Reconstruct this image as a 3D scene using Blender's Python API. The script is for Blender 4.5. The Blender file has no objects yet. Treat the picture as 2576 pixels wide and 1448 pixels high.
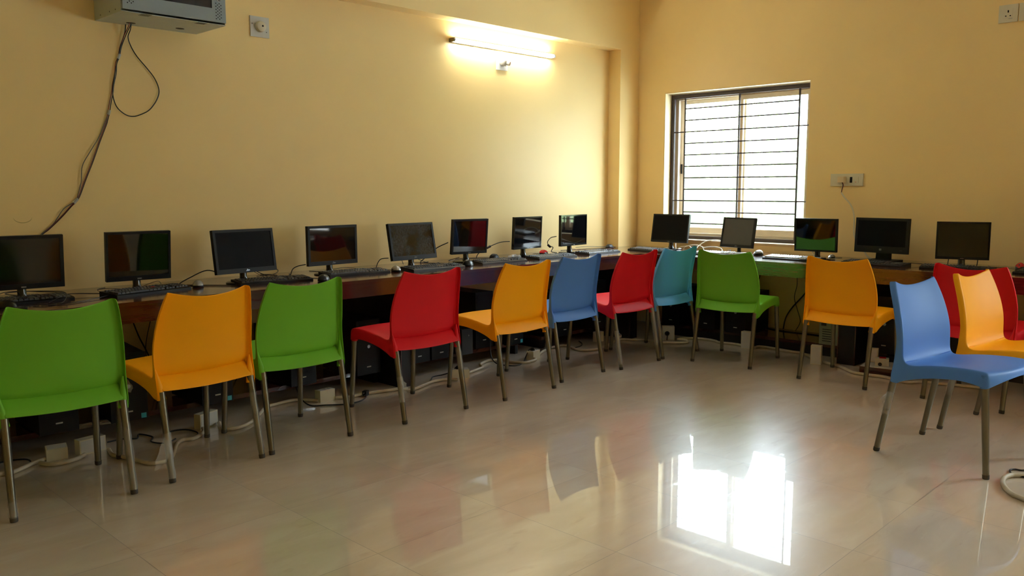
import bpy, bmesh, math, random
from math import sin, cos, pi, radians, sqrt, atan2
from mathutils import Vector, Matrix
random.seed(7)
S = bpy.context.scene
COL = S.collection

# ------------------------------------------------------------------ materials
MATS = {}
def lin(c):
    return tuple(((x/255)/12.92 if x/255 <= .04045 else (((x/255)+.055)/1.055)**2.4) for x in c)
def node_mat(name):
    m = bpy.data.materials.new(name); m.use_nodes = True
    nt = m.node_tree; b = nt.nodes['Principled BSDF']
    return m, nt, b
def mat(name, rgb, rough=.5, metal=0., var=.06, nscale=12., bump=0., bscale=200., spec=.5, coat=0., rvar=0.):
    """procedural principled material: slight noise in colour, optional bump"""
    if name in MATS: return MATS[name]
    m, nt, b = node_mat(name)
    c = lin(rgb)
    tc = nt.nodes.new('ShaderNodeTexCoord')
    n = nt.nodes.new('ShaderNodeTexNoise'); n.inputs['Scale'].default_value = nscale; n.inputs['Detail'].default_value = 4
    nt.links.new(tc.outputs['Object'], n.inputs['Vector'])
    r = nt.nodes.new('ShaderNodeValToRGB')
    r.color_ramp.elements[0].position = .3; r.color_ramp.elements[1].position = .7
    r.color_ramp.elements[0].color = (*[x*(1-var) for x in c], 1)
    r.color_ramp.elements[1].color = (*[min(1, x*(1+var)) for x in c], 1)
    nt.links.new(n.outputs['Fac'], r.inputs['Fac']); nt.links.new(r.outputs['Color'], b.inputs['Base Color'])
    b.inputs['Roughness'].default_value = rough; b.inputs['Metallic'].default_value = metal
    b.inputs['Specular IOR Level'].default_value = spec
    b.inputs['Coat Weight'].default_value = coat
    if rvar:
        mr = nt.nodes.new('ShaderNodeMapRange'); mr.inputs['To Min'].default_value = max(.02, rough-rvar); mr.inputs['To Max'].default_value = rough+rvar
        n2 = nt.nodes.new('ShaderNodeTexNoise'); n2.inputs['Scale'].default_value = nscale*2.3
        nt.links.new(tc.outputs['Object'], n2.inputs['Vector'])
        nt.links.new(n2.outputs['Fac'], mr.inputs['Value']); nt.links.new(mr.outputs['Result'], b.inputs['Roughness'])
    if bump:
        bn = nt.nodes.new('ShaderNodeTexNoise'); bn.inputs['Scale'].default_value = bscale; bn.inputs['Detail'].default_value = 3
        nt.links.new(tc.outputs['Object'], bn.inputs['Vector'])
        bp = nt.nodes.new('ShaderNodeBump'); bp.inputs['Strength'].default_value = bump; bp.inputs['Distance'].default_value = .002
        nt.links.new(bn.outputs['Fac'], bp.inputs['Height']); nt.links.new(bp.outputs['Normal'], b.inputs['Normal'])
    MATS[name] = m
    return m
def emit(name, rgb, strength):
    m, nt, b = node_mat(name)
    b.inputs['Base Color'].default_value = (*rgb, 1); b.inputs['Emission Color'].default_value = (*rgb, 1)
    b.inputs['Emission Strength'].default_value = strength
    return m

WALLC = (241, 211, 146)
M_wall = mat('wall_paint', WALLC, .42, var=.025, nscale=1.6, bump=.12, bscale=60, spec=.35)
M_reveal = mat('reveal_paint', (236, 214, 170), .6, var=.04, nscale=5, bump=.2, bscale=60)
M_ceil = mat('ceiling_paint', (248, 245, 236), .8, var=.02, nscale=2)
M_steel = mat('leg_steel', (122, 116, 100), .3, metal=.85, var=.04, nscale=8, rvar=.03)
M_cap = mat('rubber_cap', (70, 66, 58), .7, var=.1)
M_black = mat('black_plastic', (11, 11, 11), .5, var=.1, nscale=30, bump=.1, bscale=400, spec=.3)
M_gloss = mat('glossy_black', (14, 14, 15), .12, var=.1, spec=.6)
M_dark = mat('dark_grey_plastic', (44, 45, 47), .45, var=.1)
M_key = mat('key_plastic', (40, 40, 42), .4, var=.15, nscale=60)
M_silver = mat('silver_plastic', (170, 172, 174), .25, metal=.5, var=.05)
M_red = mat('mouse_red', (190, 30, 40), .25, var=.05)
M_white = mat('white_plastic', (214, 206, 180), .4, var=.04)
M_plate = mat('white_plate', (206, 204, 198), .4, var=.04)
M_cable = mat('white_cable', (196, 184, 160), .45, var=.1, nscale=20)
M_bcable = mat('black_cable', (16, 16, 16), .4, var=.1)
M_rcable = mat('red_cable', (120, 30, 28), .45, var=.1)
M_gcable = mat('grey_cable', (96, 94, 88), .45, var=.1)
M_mouse = mat('mouse_black', (16, 16, 17), .3, var=.05, spec=.35)
M_hole = mat('dark_hole', (10, 8, 8), .8, var=.1)
M_cab = mat('cabinet_paint', (190, 200, 194), .4, var=.03, spec=.4)
M_cabd = mat('cabinet_door_paint', (146, 158, 162), .4, var=.03, spec=.4)
M_grille = mat('grille_paint', (40, 22, 19), .6, var=.2, nscale=40)
M_alu = mat('cream_frame', (240, 226, 202), .4, var=.04)
M_beige = mat('beige_case', (150, 156, 132), .5, var=.05)
M_label = mat('pale_label', (180, 180, 172), .5, var=.05)
M_blue = mat('cyan_sticker', (60, 170, 190), .4, var=.1)
M_lam_in = mat('partition_black', (20, 17, 17), .5, var=.2, nscale=6)

# glossy dark red laminate of the desk: long wavy grain
def laminate():
    m, nt, b = node_mat('desk_laminate')
    N = nt.nodes.new; Lk = nt.links.new
    tc = N('ShaderNodeTexCoord'); mp = N('ShaderNodeMapping'); mp.inputs['Scale'].default_value = (1.2, 1.2, 14)
    n = N('ShaderNodeTexNoise'); n.inputs['Scale'].default_value = 3; n.inputs['Detail'].default_value = 8; n.inputs['Distortion'].default_value = 1.5
    r = N('ShaderNodeValToRGB'); r.color_ramp.elements[0].position = .35; r.color_ramp.elements[1].position = .7
    r.color_ramp.elements[0].color = (*lin((66, 29, 23)), 1); r.color_ramp.elements[1].color = (*lin((74, 33, 26)), 1)
    Lk(tc.outputs['Object'], mp.inputs['Vector']); Lk(mp.outputs['Vector'], n.inputs['Vector'])
    Lk(n.outputs['Fac'], r.inputs['Fac']); Lk(r.outputs['Color'], b.inputs['Base Color'])
    n2 = N('ShaderNodeTexNoise'); n2.inputs['Scale'].default_value = 9; n2.inputs['Detail'].default_value = 5
    Lk(tc.outputs['Object'], n2.inputs['Vector'])
    mr = N('ShaderNodeMapRange'); mr.inputs['To Min'].default_value = .1; mr.inputs['To Max'].default_value = .16
    Lk(n2.outputs['Fac'], mr.inputs['Value']); Lk(mr.outputs['Result'], b.inputs['Roughness'])
    b.inputs['Specular IOR Level'].default_value = .7
    b.inputs['Coat Weight'].default_value = .6; b.inputs['Coat Roughness'].default_value = .12
    return m
M_lam = laminate()

def chair_mat(name, rgb):
    return mat(name, rgb, .5, var=.015, nscale=4, bump=.08, bscale=500, spec=.22)
M_chair = {'green': chair_mat('green_chair_plastic', (112, 180, 48)), 'yellow': chair_mat('yellow_chair_plastic', (250, 169, 4)),
           'red': chair_mat('red_chair_plastic', (206, 18, 30)), 'blue': chair_mat('blue_chair_plastic', (84, 132, 205)),
           'teal': chair_mat('pale_blue_chair_plastic', (90, 170, 225))}

def film_mat():
    m, nt, b = node_mat('clear_film')
    b.inputs['Base Color'].default_value = (.85, .85, .82, 1); b.inputs['Roughness'].default_value = .25
    b.inputs['Alpha'].default_value = .26
    tc = nt.nodes.new('ShaderNodeTexCoord'); n = nt.nodes.new('ShaderNodeTexNoise'); n.inputs['Scale'].default_value = 70
    bp = nt.nodes.new('ShaderNodeBump'); bp.inputs['Strength'].default_value = 1
    nt.links.new(tc.outputs['Object'], n.inputs['Vector']); nt.links.new(n.outputs['Fac'], bp.inputs['Height']); nt.links.new(bp.outputs['Normal'], b.inputs['Normal'])
    return m
M_film = film_mat()
M_thin = M_film.copy(); M_thin.name = 'thin_clear_film'; M_thin.node_tree.nodes['Principled BSDF'].inputs['Alpha'].default_value = .16

def floor_mat():
    m, nt, b = node_mat('polished_floor_tiles')
    N = nt.nodes.new; Lk = nt.links.new
    geo = N('ShaderNodeNewGeometry'); sp = N('ShaderNodeSeparateXYZ'); Lk(geo.outputs['Position'], sp.inputs[0])
    def math_(op, a, bv=None, c=None):
        x = N('ShaderNodeMath'); x.operation = op
        for i, v in enumerate((a, bv, c)):
            if v is None: continue
            if isinstance(v, (int, float)): x.inputs[i].default_value = v
            else: Lk(v, x.inputs[i])
        return x.outputs[0]
    T = .606
    gx = math_('DIVIDE', math_('ADD', sp.outputs[0], 4.42), T); gy = math_('DIVIDE', math_('ADD', sp.outputs[1], 3.127), T)
    ix = math_('FLOOR', gx); iy = math_('FLOOR', gy)
    fx = math_('ABSOLUTE', math_('SUBTRACT', math_('FRACT', math_('ADD', gx, .5)), .5))
    fy = math_('ABSOLUTE', math_('SUBTRACT', math_('FRACT', math_('ADD', gy, .5)), .5))
    grout = math_('LESS_THAN', math_('MINIMUM', fx, fy), .0019)
    # marble veins, shifted tile by tile
    cb = N('ShaderNodeCombineXYZ'); Lk(math_('MULTIPLY', ix, 3.7), cb.inputs[0]); Lk(math_('MULTIPLY', iy, 5.3), cb.inputs[1])
    add = N('ShaderNodeVectorMath'); add.operation = 'ADD'; Lk(geo.outputs['Position'], add.inputs[0]); Lk(cb.outputs[0], add.inputs[1])
    mp = N('ShaderNodeMapping'); mp.inputs['Rotation'].default_value = (0, 0, .7); mp.inputs['Scale'].default_value = (1, 3.2, 1); Lk(add.outputs[0], mp.inputs['Vector'])
    n = N('ShaderNodeTexNoise'); n.inputs['Scale'].default_value = 2.2; n.inputs['Detail'].default_value = 7; n.inputs['Distortion'].default_value = .8; Lk(mp.outputs[0], n.inputs['Vector'])
    r = N('ShaderNodeValToRGB'); e = r.color_ramp.elements
    e[0].position = .3; e[0].color = (*lin((206, 190, 168)), 1); e[1].position = .72; e[1].color = (*lin((222, 210, 192)), 1)
    k = r.color_ramp.elements.new(.5); k.color = (*lin((214, 198, 178)), 1)
    Lk(n.outputs['Fac'], r.inputs['Fac'])
    # scuffs and dusty smears
    mp2 = N('ShaderNodeMapping'); mp2.inputs['Rotation'].default_value = (0, 0, -.5); mp2.inputs['Scale'].default_value = (2.2, 7.5, 1); Lk(geo.outputs['Position'], mp2.inputs['Vector'])
    n2 = N('ShaderNodeTexNoise'); n2.inputs['Scale'].default_value = 1.9; n2.inputs['Detail'].default_value = 6; n2.inputs['Roughness'].default_value = .62; n2.inputs['Distortion'].default_value = .5; Lk(mp2.outputs[0], n2.inputs['Vector'])
    r2 = N('ShaderNodeValToRGB'); r2.color_ramp.elements[0].position = .6; r2.color_ramp.elements[1].position = .72
    r2.color_ramp.elements[0].color = (0, 0, 0, 1); r2.color_ramp.elements[1].color = (1, 1, 1, 1); Lk(n2.outputs['Fac'], r2.inputs['Fac'])
    mx = N('ShaderNodeMixRGB'); mx.inputs[2].default_value = (*lin((232, 226, 214)), 1); Lk(math_('MULTIPLY', r2.outputs[0], .3), mx.inputs[0]); Lk(r.outputs[0], mx.inputs[1])
    # darker/reddish scuff marks
    n3 = N('ShaderNodeTexNoise'); n3.inputs['Scale'].default_value = 2.6; n3.inputs['Detail'].default_value = 5; n3.inputs['Distortion'].default_value = 1.2
    mp3 = N('ShaderNodeMapping'); mp3.inputs['Rotation'].default_value = (0, 0, .9); mp3.inputs['Scale'].default_value = (1.3, 5, 1); mp3.inputs['Location'].default_value = (4, 9, 0)
    Lk(geo.outputs['Position'], mp3.inputs['Vector']); Lk(mp3.outputs[0], n3.inputs['Vector'])
    r3 = N('ShaderNodeValToRGB'); r3.color_ramp.elements[0].position = .63; r3.color_ramp.elements[1].position = .7
    r3.color_ramp.elements[0].color = (0, 0, 0, 1); r3.color_ramp.elements[1].color = (1, 1, 1, 1); Lk(n3.outputs['Fac'], r3.inputs['Fac'])
    mx3 = N('ShaderNodeMixRGB'); mx3.inputs[2].default_value = (*lin((176, 140, 120)), 1); Lk(math_('MULTIPLY', r3.outputs[0], .22), mx3.inputs[0]); Lk(mx.outputs[0], mx3.inputs[1])
    mx4 = N('ShaderNodeMixRGB'); mx4.inputs[2].default_value = (*lin((96, 80, 66)), 1); Lk(math_('MULTIPLY', grout, .75), mx4.inputs[0]); Lk(mx3.outputs[0], mx4.inputs[1])
    Lk(mx4.outputs[0], b.inputs['Base Color'])
    rr = math_('ADD', math_('MULTIPLY', r2.outputs[0], .12), .018)
    rr = math_('ADD', rr, math_('MULTIPLY', grout, .3))
    Lk(rr, b.inputs['Coat Roughness']); b.inputs['Coat Weight'].default_value = 1; b.inputs['Coat IOR'].default_value = 1.5
    b.inputs['Roughness'].default_value = .3
    b.inputs['Specular IOR Level'].default_value = .28
    return m
M_floor = floor_mat()

# ------------------------------------------------------------------ helpers
def link(o, parent=None):
    COL.objects.link(o)
    if parent is not None: o.parent = parent
    return o
def obj(name, bm, m, parent=None, smooth=False, bevel=0, seg=2, angle=.6):
    if bevel:
        ed = [e for e in bm.edges if len(e.link_faces) == 2 and e.calc_face_angle(0) > .5]
        bmesh.ops.bevel(bm, geom=ed, offset=bevel, segments=seg, affect='EDGES', profile=.5)
    me = bpy.data.meshes.new(name)
    bmesh.ops.recalc_face_normals(bm, faces=bm.faces[:])
    bm.to_mesh(me); bm.free()
    mm = m if isinstance(m, (list, tuple)) else [m]
    for x in mm: me.materials.append(x)
    if smooth:
        me.polygons.foreach_set('use_smooth', [True]*len(me.polygons))
        try: me.set_sharp_from_angle(angle=angle)
        except Exception: pass
    return link(bpy.data.objects.new(name, me), parent)
def box(bm, x0, x1, y0, y1, z0, z1, M=None, mi=0):
    v = [bm.verts.new((x, y, z)) for x in (x0, x1) for y in (y0, y1) for z in (z0, z1)]
    if M is not None:
        for q in v: q.co = M @ q.co
    for f in ((0, 1, 3, 2), (4, 6, 7, 5), (0, 4, 5, 1), (2, 3, 7, 6), (0, 2, 6, 4), (1, 5, 7, 3)):
        bm.faces.new([v[i] for i in f]).material_index = mi
    return v
def catmull(pts, n=6, closed=False):
    P = [Vector(p) for p in pts]
    if len(P) < 3: return P
    out = []
    for i in range(len(P)-1):
        a = P[max(i-1, 0)]; b = P[i]; c = P[i+1]; d = P[min(i+2, len(P)-1)]
        for k in range(n):
            t = k/n
            out.append(.5*((2*b)+(c-a)*t+(2*a-5*b+4*c-d)*t*t+(3*b-a-3*c+d)*t**3))
    out.append(P[-1]); return out
def tube(bm, pts, r, seg=8, cap=True, mi=0):
    P = [Vector(p) for p in pts]; R = r if isinstance(r, (list, tuple)) else [r]*len(P)
    rings = []; up = None
    for i, p in enumerate(P):
        t = (P[min(i+1, len(P)-1)]-P[max(i-1, 0)])
        if t.length < 1e-9: t = Vector((0, 0, 1))
        t.normalize()
        if up is None:
            up = Vector((0, 0, 1)) if abs(t.z) < .9 else Vector((1, 0, 0))
        s = t.cross(up)
        if s.length < 1e-4: s = t.orthogonal()
        s.normalize(); up = s.cross(t).normalized()
        rings.append([bm.verts.new(p+(s*cos(a)+up*sin(a))*R[i]) for a in [2*pi*k/seg for k in range(seg)]])
    for a, b in zip(rings, rings[1:]):
        for k in range(seg):
            bm.faces.new([a[k], a[(k+1) % seg], b[(k+1) % seg], b[k]]).material_index = mi
    if cap:
        bm.faces.new(rings[0][::-1]).material_index = mi; bm.faces.new(rings[-1]).material_index = mi
def cyl(bm, c, r, h, seg=24, axis='Z', r2=None, M=None, mi=0):
    c = Vector(c); d = {'X': Vector((1, 0, 0)), 'Y': Vector((0, 1, 0)), 'Z': Vector((0, 0, 1))}[axis]
    n0 = len(bm.verts)
    tube(bm, [c, c+d*h], [r, r if r2 is None else r2], seg, True, mi)
    if M is not None:
        bm.verts.ensure_lookup_table()
        for v in bm.verts[n0:]: v.co = M @ v.co
def sphere(bm, c, rx, ry, rz, u=16, v=10, M=None):
    mat_ = Matrix.Translation(c) @ Matrix.Diagonal((rx, ry, rz, 1))
    if M is not None: mat_ = M @ mat_
    bmesh.ops.create_uvsphere(bm, u_segments=u, v_segments=v, radius=1, matrix=mat_)
def tag(o, label, cat, group=None, kind=None):
    o['label'] = label; o['category'] = cat
    if group: o['group'] = group
    if kind: o['kind'] = kind
    return o
def thing(name, label, cat, loc=(0, 0, 0), rz=0, group=None):
    o = bpy.data.objects.new(name, None); COL.objects.link(o)
    o.empty_display_size = .1
    o.location = loc; o.rotation_euler = (0, 0, rz)
    return tag(o, label, cat, group)
def kids(o): return [c for c in COL.objects if c.parent == o]
def dup(root, loc, rz, label, group=None):
    r = root.copy(); COL.objects.link(r); r.location = loc; r.rotation_euler = (0, 0, rz); r['label'] = label
    if group: r['group'] = group
    for ch in kids(root):
        c = ch.copy(); COL.objects.link(c); c.parent = r
        for g in kids(ch):
            d = g.copy(); COL.objects.link(d); d.parent = c
    return r
def struct(name, bm, m, parent=None, **k):
    o = obj(name, bm, m, parent, **k)
    if parent is None: o['kind'] = 'structure'
    return o
def text_mesh(name, s, size, m, parent, Mx, shear=0, extrude=.0004):
    cu = bpy.data.curves.new(name, 'FONT'); cu.body = s; cu.size = size; cu.shear = shear; cu.extrude = extrude
    cu.align_x = 'CENTER'; cu.align_y = 'CENTER'
    t = bpy.data.objects.new(name, cu); COL.objects.link(t)
    dg = bpy.context.evaluated_depsgraph_get(); me = bpy.data.meshes.new_from_object(t.evaluated_get(dg))
    bpy.data.objects.remove(t); me.transform(Mx); me.name = name
    me.materials.clear(); me.materials.append(m)
    return link(bpy.data.objects.new(name, me), parent)
def cable(name, pts, r, m, label, n=6, parent=None, seg=8):
    bm = bmesh.new(); tube(bm, catmull(pts, n), r, seg)
    o = obj(name, bm, m, parent, smooth=True, angle=1.2)
    if parent is None: tag(o, label, 'cable')
    return o

# ------------------------------------------------------------------ room
YW = .1347           # recessed face of the left wall
XL, YF, H = -10.4, -8.4, 3.25
Y0, Y1, Z0, Z1 = -1.7275, -.304, .813, 2.187      # window opening
V0, V1 = -7.2, -5.1                                # second window, unseen, added to supply fill light
TH = .24
bm = bmesh.new(); box(bm, XL, TH, YF, YW+.2, -.1, 0); struct('floor', bm, M_floor)
bm = bmesh.new(); box(bm, XL, TH, YF, YW+.2, H, H+.1); struct('ceiling', bm, M_ceil)
bm = bmesh.new(); box(bm, XL-.2, TH, YW, YW+.2, 0, H); struct('wall_left', bm, M_wall)
bm = bmesh.new()
def slab(y0, y1, z0, z1): box(bm, 0, TH, y0, y1, z0, z1)
slab(Y1, YW, 0, H); slab(V1, Y0, 0, H); slab(YF-.2, V0, 0, H)
slab(Y0, Y1, 0, Z0); slab(Y0, Y1, Z1, H); slab(V0, V1, 0, Z0); slab(V0, V1, Z1, H)
struct('wall_right', bm, M_wall)
bm = bmesh.new(); box(bm, XL-.2, TH, YF-.2, YF, 0, H); struct('wall_front', bm, M_wall)
bm = bmesh.new(); box(bm, XL-.2, XL, YF, YW, 0, H); struct('wall_back', bm, M_wall)
bm = bmesh.new(); box(bm, -.29, 0, 0, YW, 0, 2.589); struct('trim_1', bm, M_wall, bevel=.004)      # column
bm = bmesh.new(); box(bm, XL, 0, 0, YW, 2.589, H); struct('trim_2', bm, M_wall, bevel=.004)        # beam
# plaster lining of the window opening
bm = bmesh.new(); t_ = .006
box(bm, .002, TH, Y0, Y0+t_, Z0, Z1); box(bm, .002, TH, Y1-t_, Y1, Z0, Z1); box(bm, .002, TH, Y0, Y1, Z1-t_, Z1)
box(bm, -.006, TH, Y0, Y1, Z0, Z0+t_+.006)
struct('trim_3', bm, M_reveal)

def sliding_window(idx, y0, y1):
    z0, z1 = Z0+.012, Z1-.006
    m_in = (y0+y1)/2
    bm = bmesh.new(); a = .055
    xa, xb = .150, .232
    box(bm, xa, xb, y0, y0+a, z0, z1); box(bm, xa, xb, y1-a, y1, z0, z1)
    box(bm, xa, xb, y0+a, y1-a, z0, z0+a); box(bm, xa, xb, y0+a, y1-a, z1-a, z1)
    fr = struct('window_%d' % idx, bm, M_alu, bevel=.003)
    for k, (s0, s1, x) in enumerate(((y0+a-.01, m_in+.03, .175), (m_in-.03, y1-a+.01, .205))):
        b2 = bmesh.new(); w = .045; e0, e1 = z0+a-.008, z1-a+.008
        box(b2, x-.012, x+.012, s0, s0+w, e0, e1); box(b2, x-.012, x+.012, s1-w, s1, e0, e1)
        box(b2, x-.012, x+.012, s0+w, s1-w, e0, e0+w+.015); box(b2, x-.012, x+.012, s0+w, s1-w, e1-w, e1)
        sash = obj('window_sash', b2, M_alu, fr, bevel=.002)
        b3 = bmesh.new(); box(b3, x-.002, x+.002, s0+w-.004, s1-w+.004, e0+w+.01, e1-w+.004)
        obj('window_pane', b3, M_glass, sash)
        if k == 1:
            b4 = bmesh.new(); box(b4, x-.02, x-.012, s1-w+.014, s1-w+.026, 1.44, 1.53); obj('sash_latch', b4, M_hole, sash, bevel=.002)
    return fr
def glass_mat():
    m, nt, b = node_mat('window_glass')
    N = nt.nodes.new
    tr = N('ShaderNodeBsdfTransparent'); tr.inputs[0].default_value = (.94, .96, .95, 1)
    gl = N('ShaderNodeBsdfGlossy'); gl.inputs['Roughness'].default_value = .02
    fr = N('ShaderNodeFresnel'); fr.inputs['IOR'].default_value = 1.45
    ge = N('ShaderNodeNewGeometry'); om = N('ShaderNodeMath'); om.operation = 'SUBTRACT'; om.inputs[0].default_value = 1; nt.links.new(ge.outputs['Backfacing'], om.inputs[1])
    mu = N('ShaderNodeMath'); mu.operation = 'MULTIPLY'; nt.links.new(om.outputs[0], mu.inputs[0]); nt.links.new(fr.outputs[0], mu.inputs[1])
    mx = N('ShaderNodeMixShader'); nt.links.new(mu.outputs[0], mx.inputs[0]); nt.links.new(tr.outputs[0], mx.inputs[1]); nt.links.new(gl.outputs[0], mx.inputs[2])
    nt.links.new(mx.outputs[0], nt.nodes['Material Output'].inputs['Surface'])
    return m
M_glass = glass_mat()
W1 = sliding_window(1, Y0+.006, Y1-.006)
W_fill = sliding_window(2, V0, V1)

# iron grille in front of window 1
def grille(y0, y1, label):
    x = .112
    g = thing('window_grille', label, 'window grille', (x, (y0+y1)/2, Z0))
    yc = (y0+y1)/2
    zb0, zb1 = Z0+.014, Z1-.016
    bm = bmesh.new(); w = .036; f0, f1 = y0+.008-yc, y1-.008-yc
    for q in ((f0, f0+w, zb0, zb1), (f1-w, f1, zb0, zb1), (f0+w, f1-w, zb0, zb0+.03), (f0+w, f1-w, zb1-w, zb1)):
        box(bm, -.012, .012, q[0], q[1], q[2]-Z0, q[3]-Z0)
    obj('grille_frame', bm, M_grille, g, bevel=.002)
    va, vb = f1-.148, f0+.136; vc = (va+vb)/2
    for v in (va, vc, vb):
        bm = bmesh.new(); box(bm, -.006, .006, v-.0065, v+.0065, zb0-Z0+.03, zb1-Z0-w); obj('upright_bar', bm, M_grille, g)
    for i in range(12):
        z = 2.039-i*.1066
        full = i in (2, 8)
        bm = bmesh.new(); tube(bm, [(-.007, f0+w if full else vb, z-Z0), (-.007, f1-w if full else va, z-Z0)], .0062, 6)
        if z > zb0+.04: obj('cross_bar', bm, M_grille, g, smooth=True)
        else: bm.free()
grille(Y0, Y1, 'dark brown iron grille of thin bars set in the window opening')

# ------------------------------------------------------------------ outside
bm = bmesh.new(); box(bm, -40, 40, -40, 40, -.9, -.6)
struct('ground', bm, mat('outside_ground', (176, 186, 194), .9, var=.2, nscale=.4))
def tree(loc, h, r, label, seed):
    rnd = random.Random(seed)
    t = thing('tree', label, 'tree', loc)
    bm = bmesh.new(); tube(bm, catmull([(0, 0, 0), (.1, .05, h*.3), (-.05, .1, h*.6), (.05, 0, h*.8)], 4), [.16-.006*i for i in range(13)], 8)
    obj('trunk', bm, mat('bark', (190, 180, 160), .9, var=.2), t, smooth=True)
    bm = bmesh.new()
    for _ in range(700):
        a, b_, q = rnd.uniform(0, 2*pi), rnd.uniform(-1, 1), r*rnd.random()**.4
        c = Vector((q*sqrt(1-b_*b_)*cos(a), q*sqrt(1-b_*b_)*sin(a), h*.72+q*b_*.9))
        n = Vector((rnd.uniform(-1, 1), rnd.uniform(-1, 1), rnd.uniform(-1, 1))).normalized(); s = n.orthogonal().normalized(); u = n.cross(s)
        l = rnd.uniform(.07, .16)
        bm.faces.new([bm.verts.new(c+s*l), bm.verts.new(c+u*l*.45), bm.verts.new(c-s*l), bm.verts.new(c-u*l*.45)])
    obj('foliage', bm, mat('leaves', (205, 220, 170), .6, var=.3, nscale=1), t)
tree((12.2, 5.6, -.6), 5.0, 1.3, 'pale leafy tree faintly seen through the left window pane', 3)
tree((12.6, 8.2, -.6), 4.6, 1.2, 'pale leafy tree faintly seen through the right window pane', 5)
bm = bmesh.new(); rnd = random.Random(11); G_ = []  # hedge added to cut the outdoor brightness behind the grille bars
for i in range(81):
    row = []
    for k, (dx, z) in enumerate(((.1, -.6), (-.1, .1), (0, .8), (-.05, 1.5), (.1, 2.1), (.5, 2.5), (1.1, 2.6), (1.7, 2.2), (1.9, 1), (2, -.6))):
        row.append(bm.verts.new((13.6+dx+rnd.uniform(-.16, .16), -12+i*.5+rnd.uniform(-.12, .12), z+(rnd.uniform(-.18, .18) if z > 0 else 0))))
    G_.append(row)
for a, b in zip(G_, G_[1:]):
    for k in range(9): bm.faces.new([a[k], a[k+1], b[k+1], b[k]])
hg = obj('hedge', bm, mat('hedge_leaves', (92, 106, 74), .8, var=.5, nscale=1.3), None, smooth=True, angle=3)
tag(hg, 'green hedge added outside to dim the view behind the window grille', 'hedge')

# ------------------------------------------------------------------ desk (one continuous built-in run round the corner)
TZ = .746; FY = -.6585; FX = -.8505
desk = thing('computer_desk', 'long dark red laminate desk running round the corner along both walls', 'desk', (FX, FY, 0))
def DL(x, y, z): return (x-FX, y-FY, z)
bm = bmesh.new()
poly = [(XL+.01, YW-.001), (-.291, YW-.001), (-.291, -.001), (-.001, -.001), (-.001, YF+.01), (FX, YF+.01), (FX, FY), (XL+.01, FY)]
lo = [bm.verts.new(DL(x, y, TZ-.019)) for x, y in poly]; hi = [bm.verts.new(DL(x, y, TZ)) for x, y in poly]
bm.faces.new(hi); bm.faces.new(lo[::-1])
for i in range(8): bm.faces.new([lo[i], lo[(i+1) % 8], hi[(i+1) % 8], hi[i]])
obj('worktop', bm, M_lam, desk, bevel=.003)
def dbox(name, m, *a, bevel=.002):
    bm = bmesh.new(); box(bm, a[0]-FX, a[1]-FX, a[2]-FY, a[3]-FY, a[4], a[5]); return obj(name, bm, m, desk, bevel=bevel)
dbox('apron', M_lam, XL+.01, FX+.036, FY+.018, FY+.036, .638, TZ-.019)
dbox('apron', M_lam, FX+.018, FX+.036, YF+.01, FY+.018, .638, TZ-.019)
for x in (-8.4, -5.95, -3.35, -.845):
    p = dbox('partition_panel', M_lam_in, x-.052, x+.052, -.588, YW-.002, 0, .637)
    bm = bmesh.new(); 
    for e in (-.052, .046): box(bm, x+e-FX, x+e+.006-FX, -.594-FY, -.588-FY, 0, .637)
    obj('edge_strip', bm, M_lam, p)
for y in (-2.385, -4.85, -7.3):
    p = dbox('partition_panel', M_lam_in, -.652, -.002, y-.066, y+.066, 0, .637)
    bm = bmesh.new()
    for e in (-.066, .06): box(bm, -.658-FX, -.652-FX, y+e-FY, y+e+.006-FY, 0, .637)
    obj('edge_strip', bm, M_lam, p)
def shelf(x0, x1, y0, y1, legs):
    s = dbox('foot_shelf', M_lam, x0, x1, y0, y1, .07, .096)
    for (a, b, c, d) in legs: dbox('shelf_foot', M_lam_in, a, b, c, d, 0, .07)
for x0, x1 in ((-8.348, -6.002), (-5.898, -3.402), (-3.298, -2.03), (-1.75, -.9)):
    shelf(x0, x1, -.333, YW-.002, [(x0, x0+.03, -.333, .12), (x1-.03, x1, -.333, .12)])
for y0, y1 in ((-2.318, -.6), (-4.78, -2.455), (-7.23, -4.92)):
    shelf(-.45, -.002, y0, y1, [(-.45, -.02, y1-.03, y1), (-.45, -.02, y0, y0+.03), (-.44, -.425, y0+.03, y1-.03)])

# ------------------------------------------------------------------ chairs
def bake(bm, mods):
    me = bpy.data.meshes.new('tmp'); bm.to_mesh(me); bm.free()
    o = bpy.data.objects.new('tmp', me); COL.objects.link(o)
    for typ, kw in mods:
        m = o.modifiers.new(typ, typ)
        for k, v in kw.items(): setattr(m, k, v)
    dg = bpy.context.evaluated_depsgraph_get(); out = bpy.data.meshes.new_from_object(o.evaluated_get(dg))
    bpy.data.objects.remove(o); return out

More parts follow.
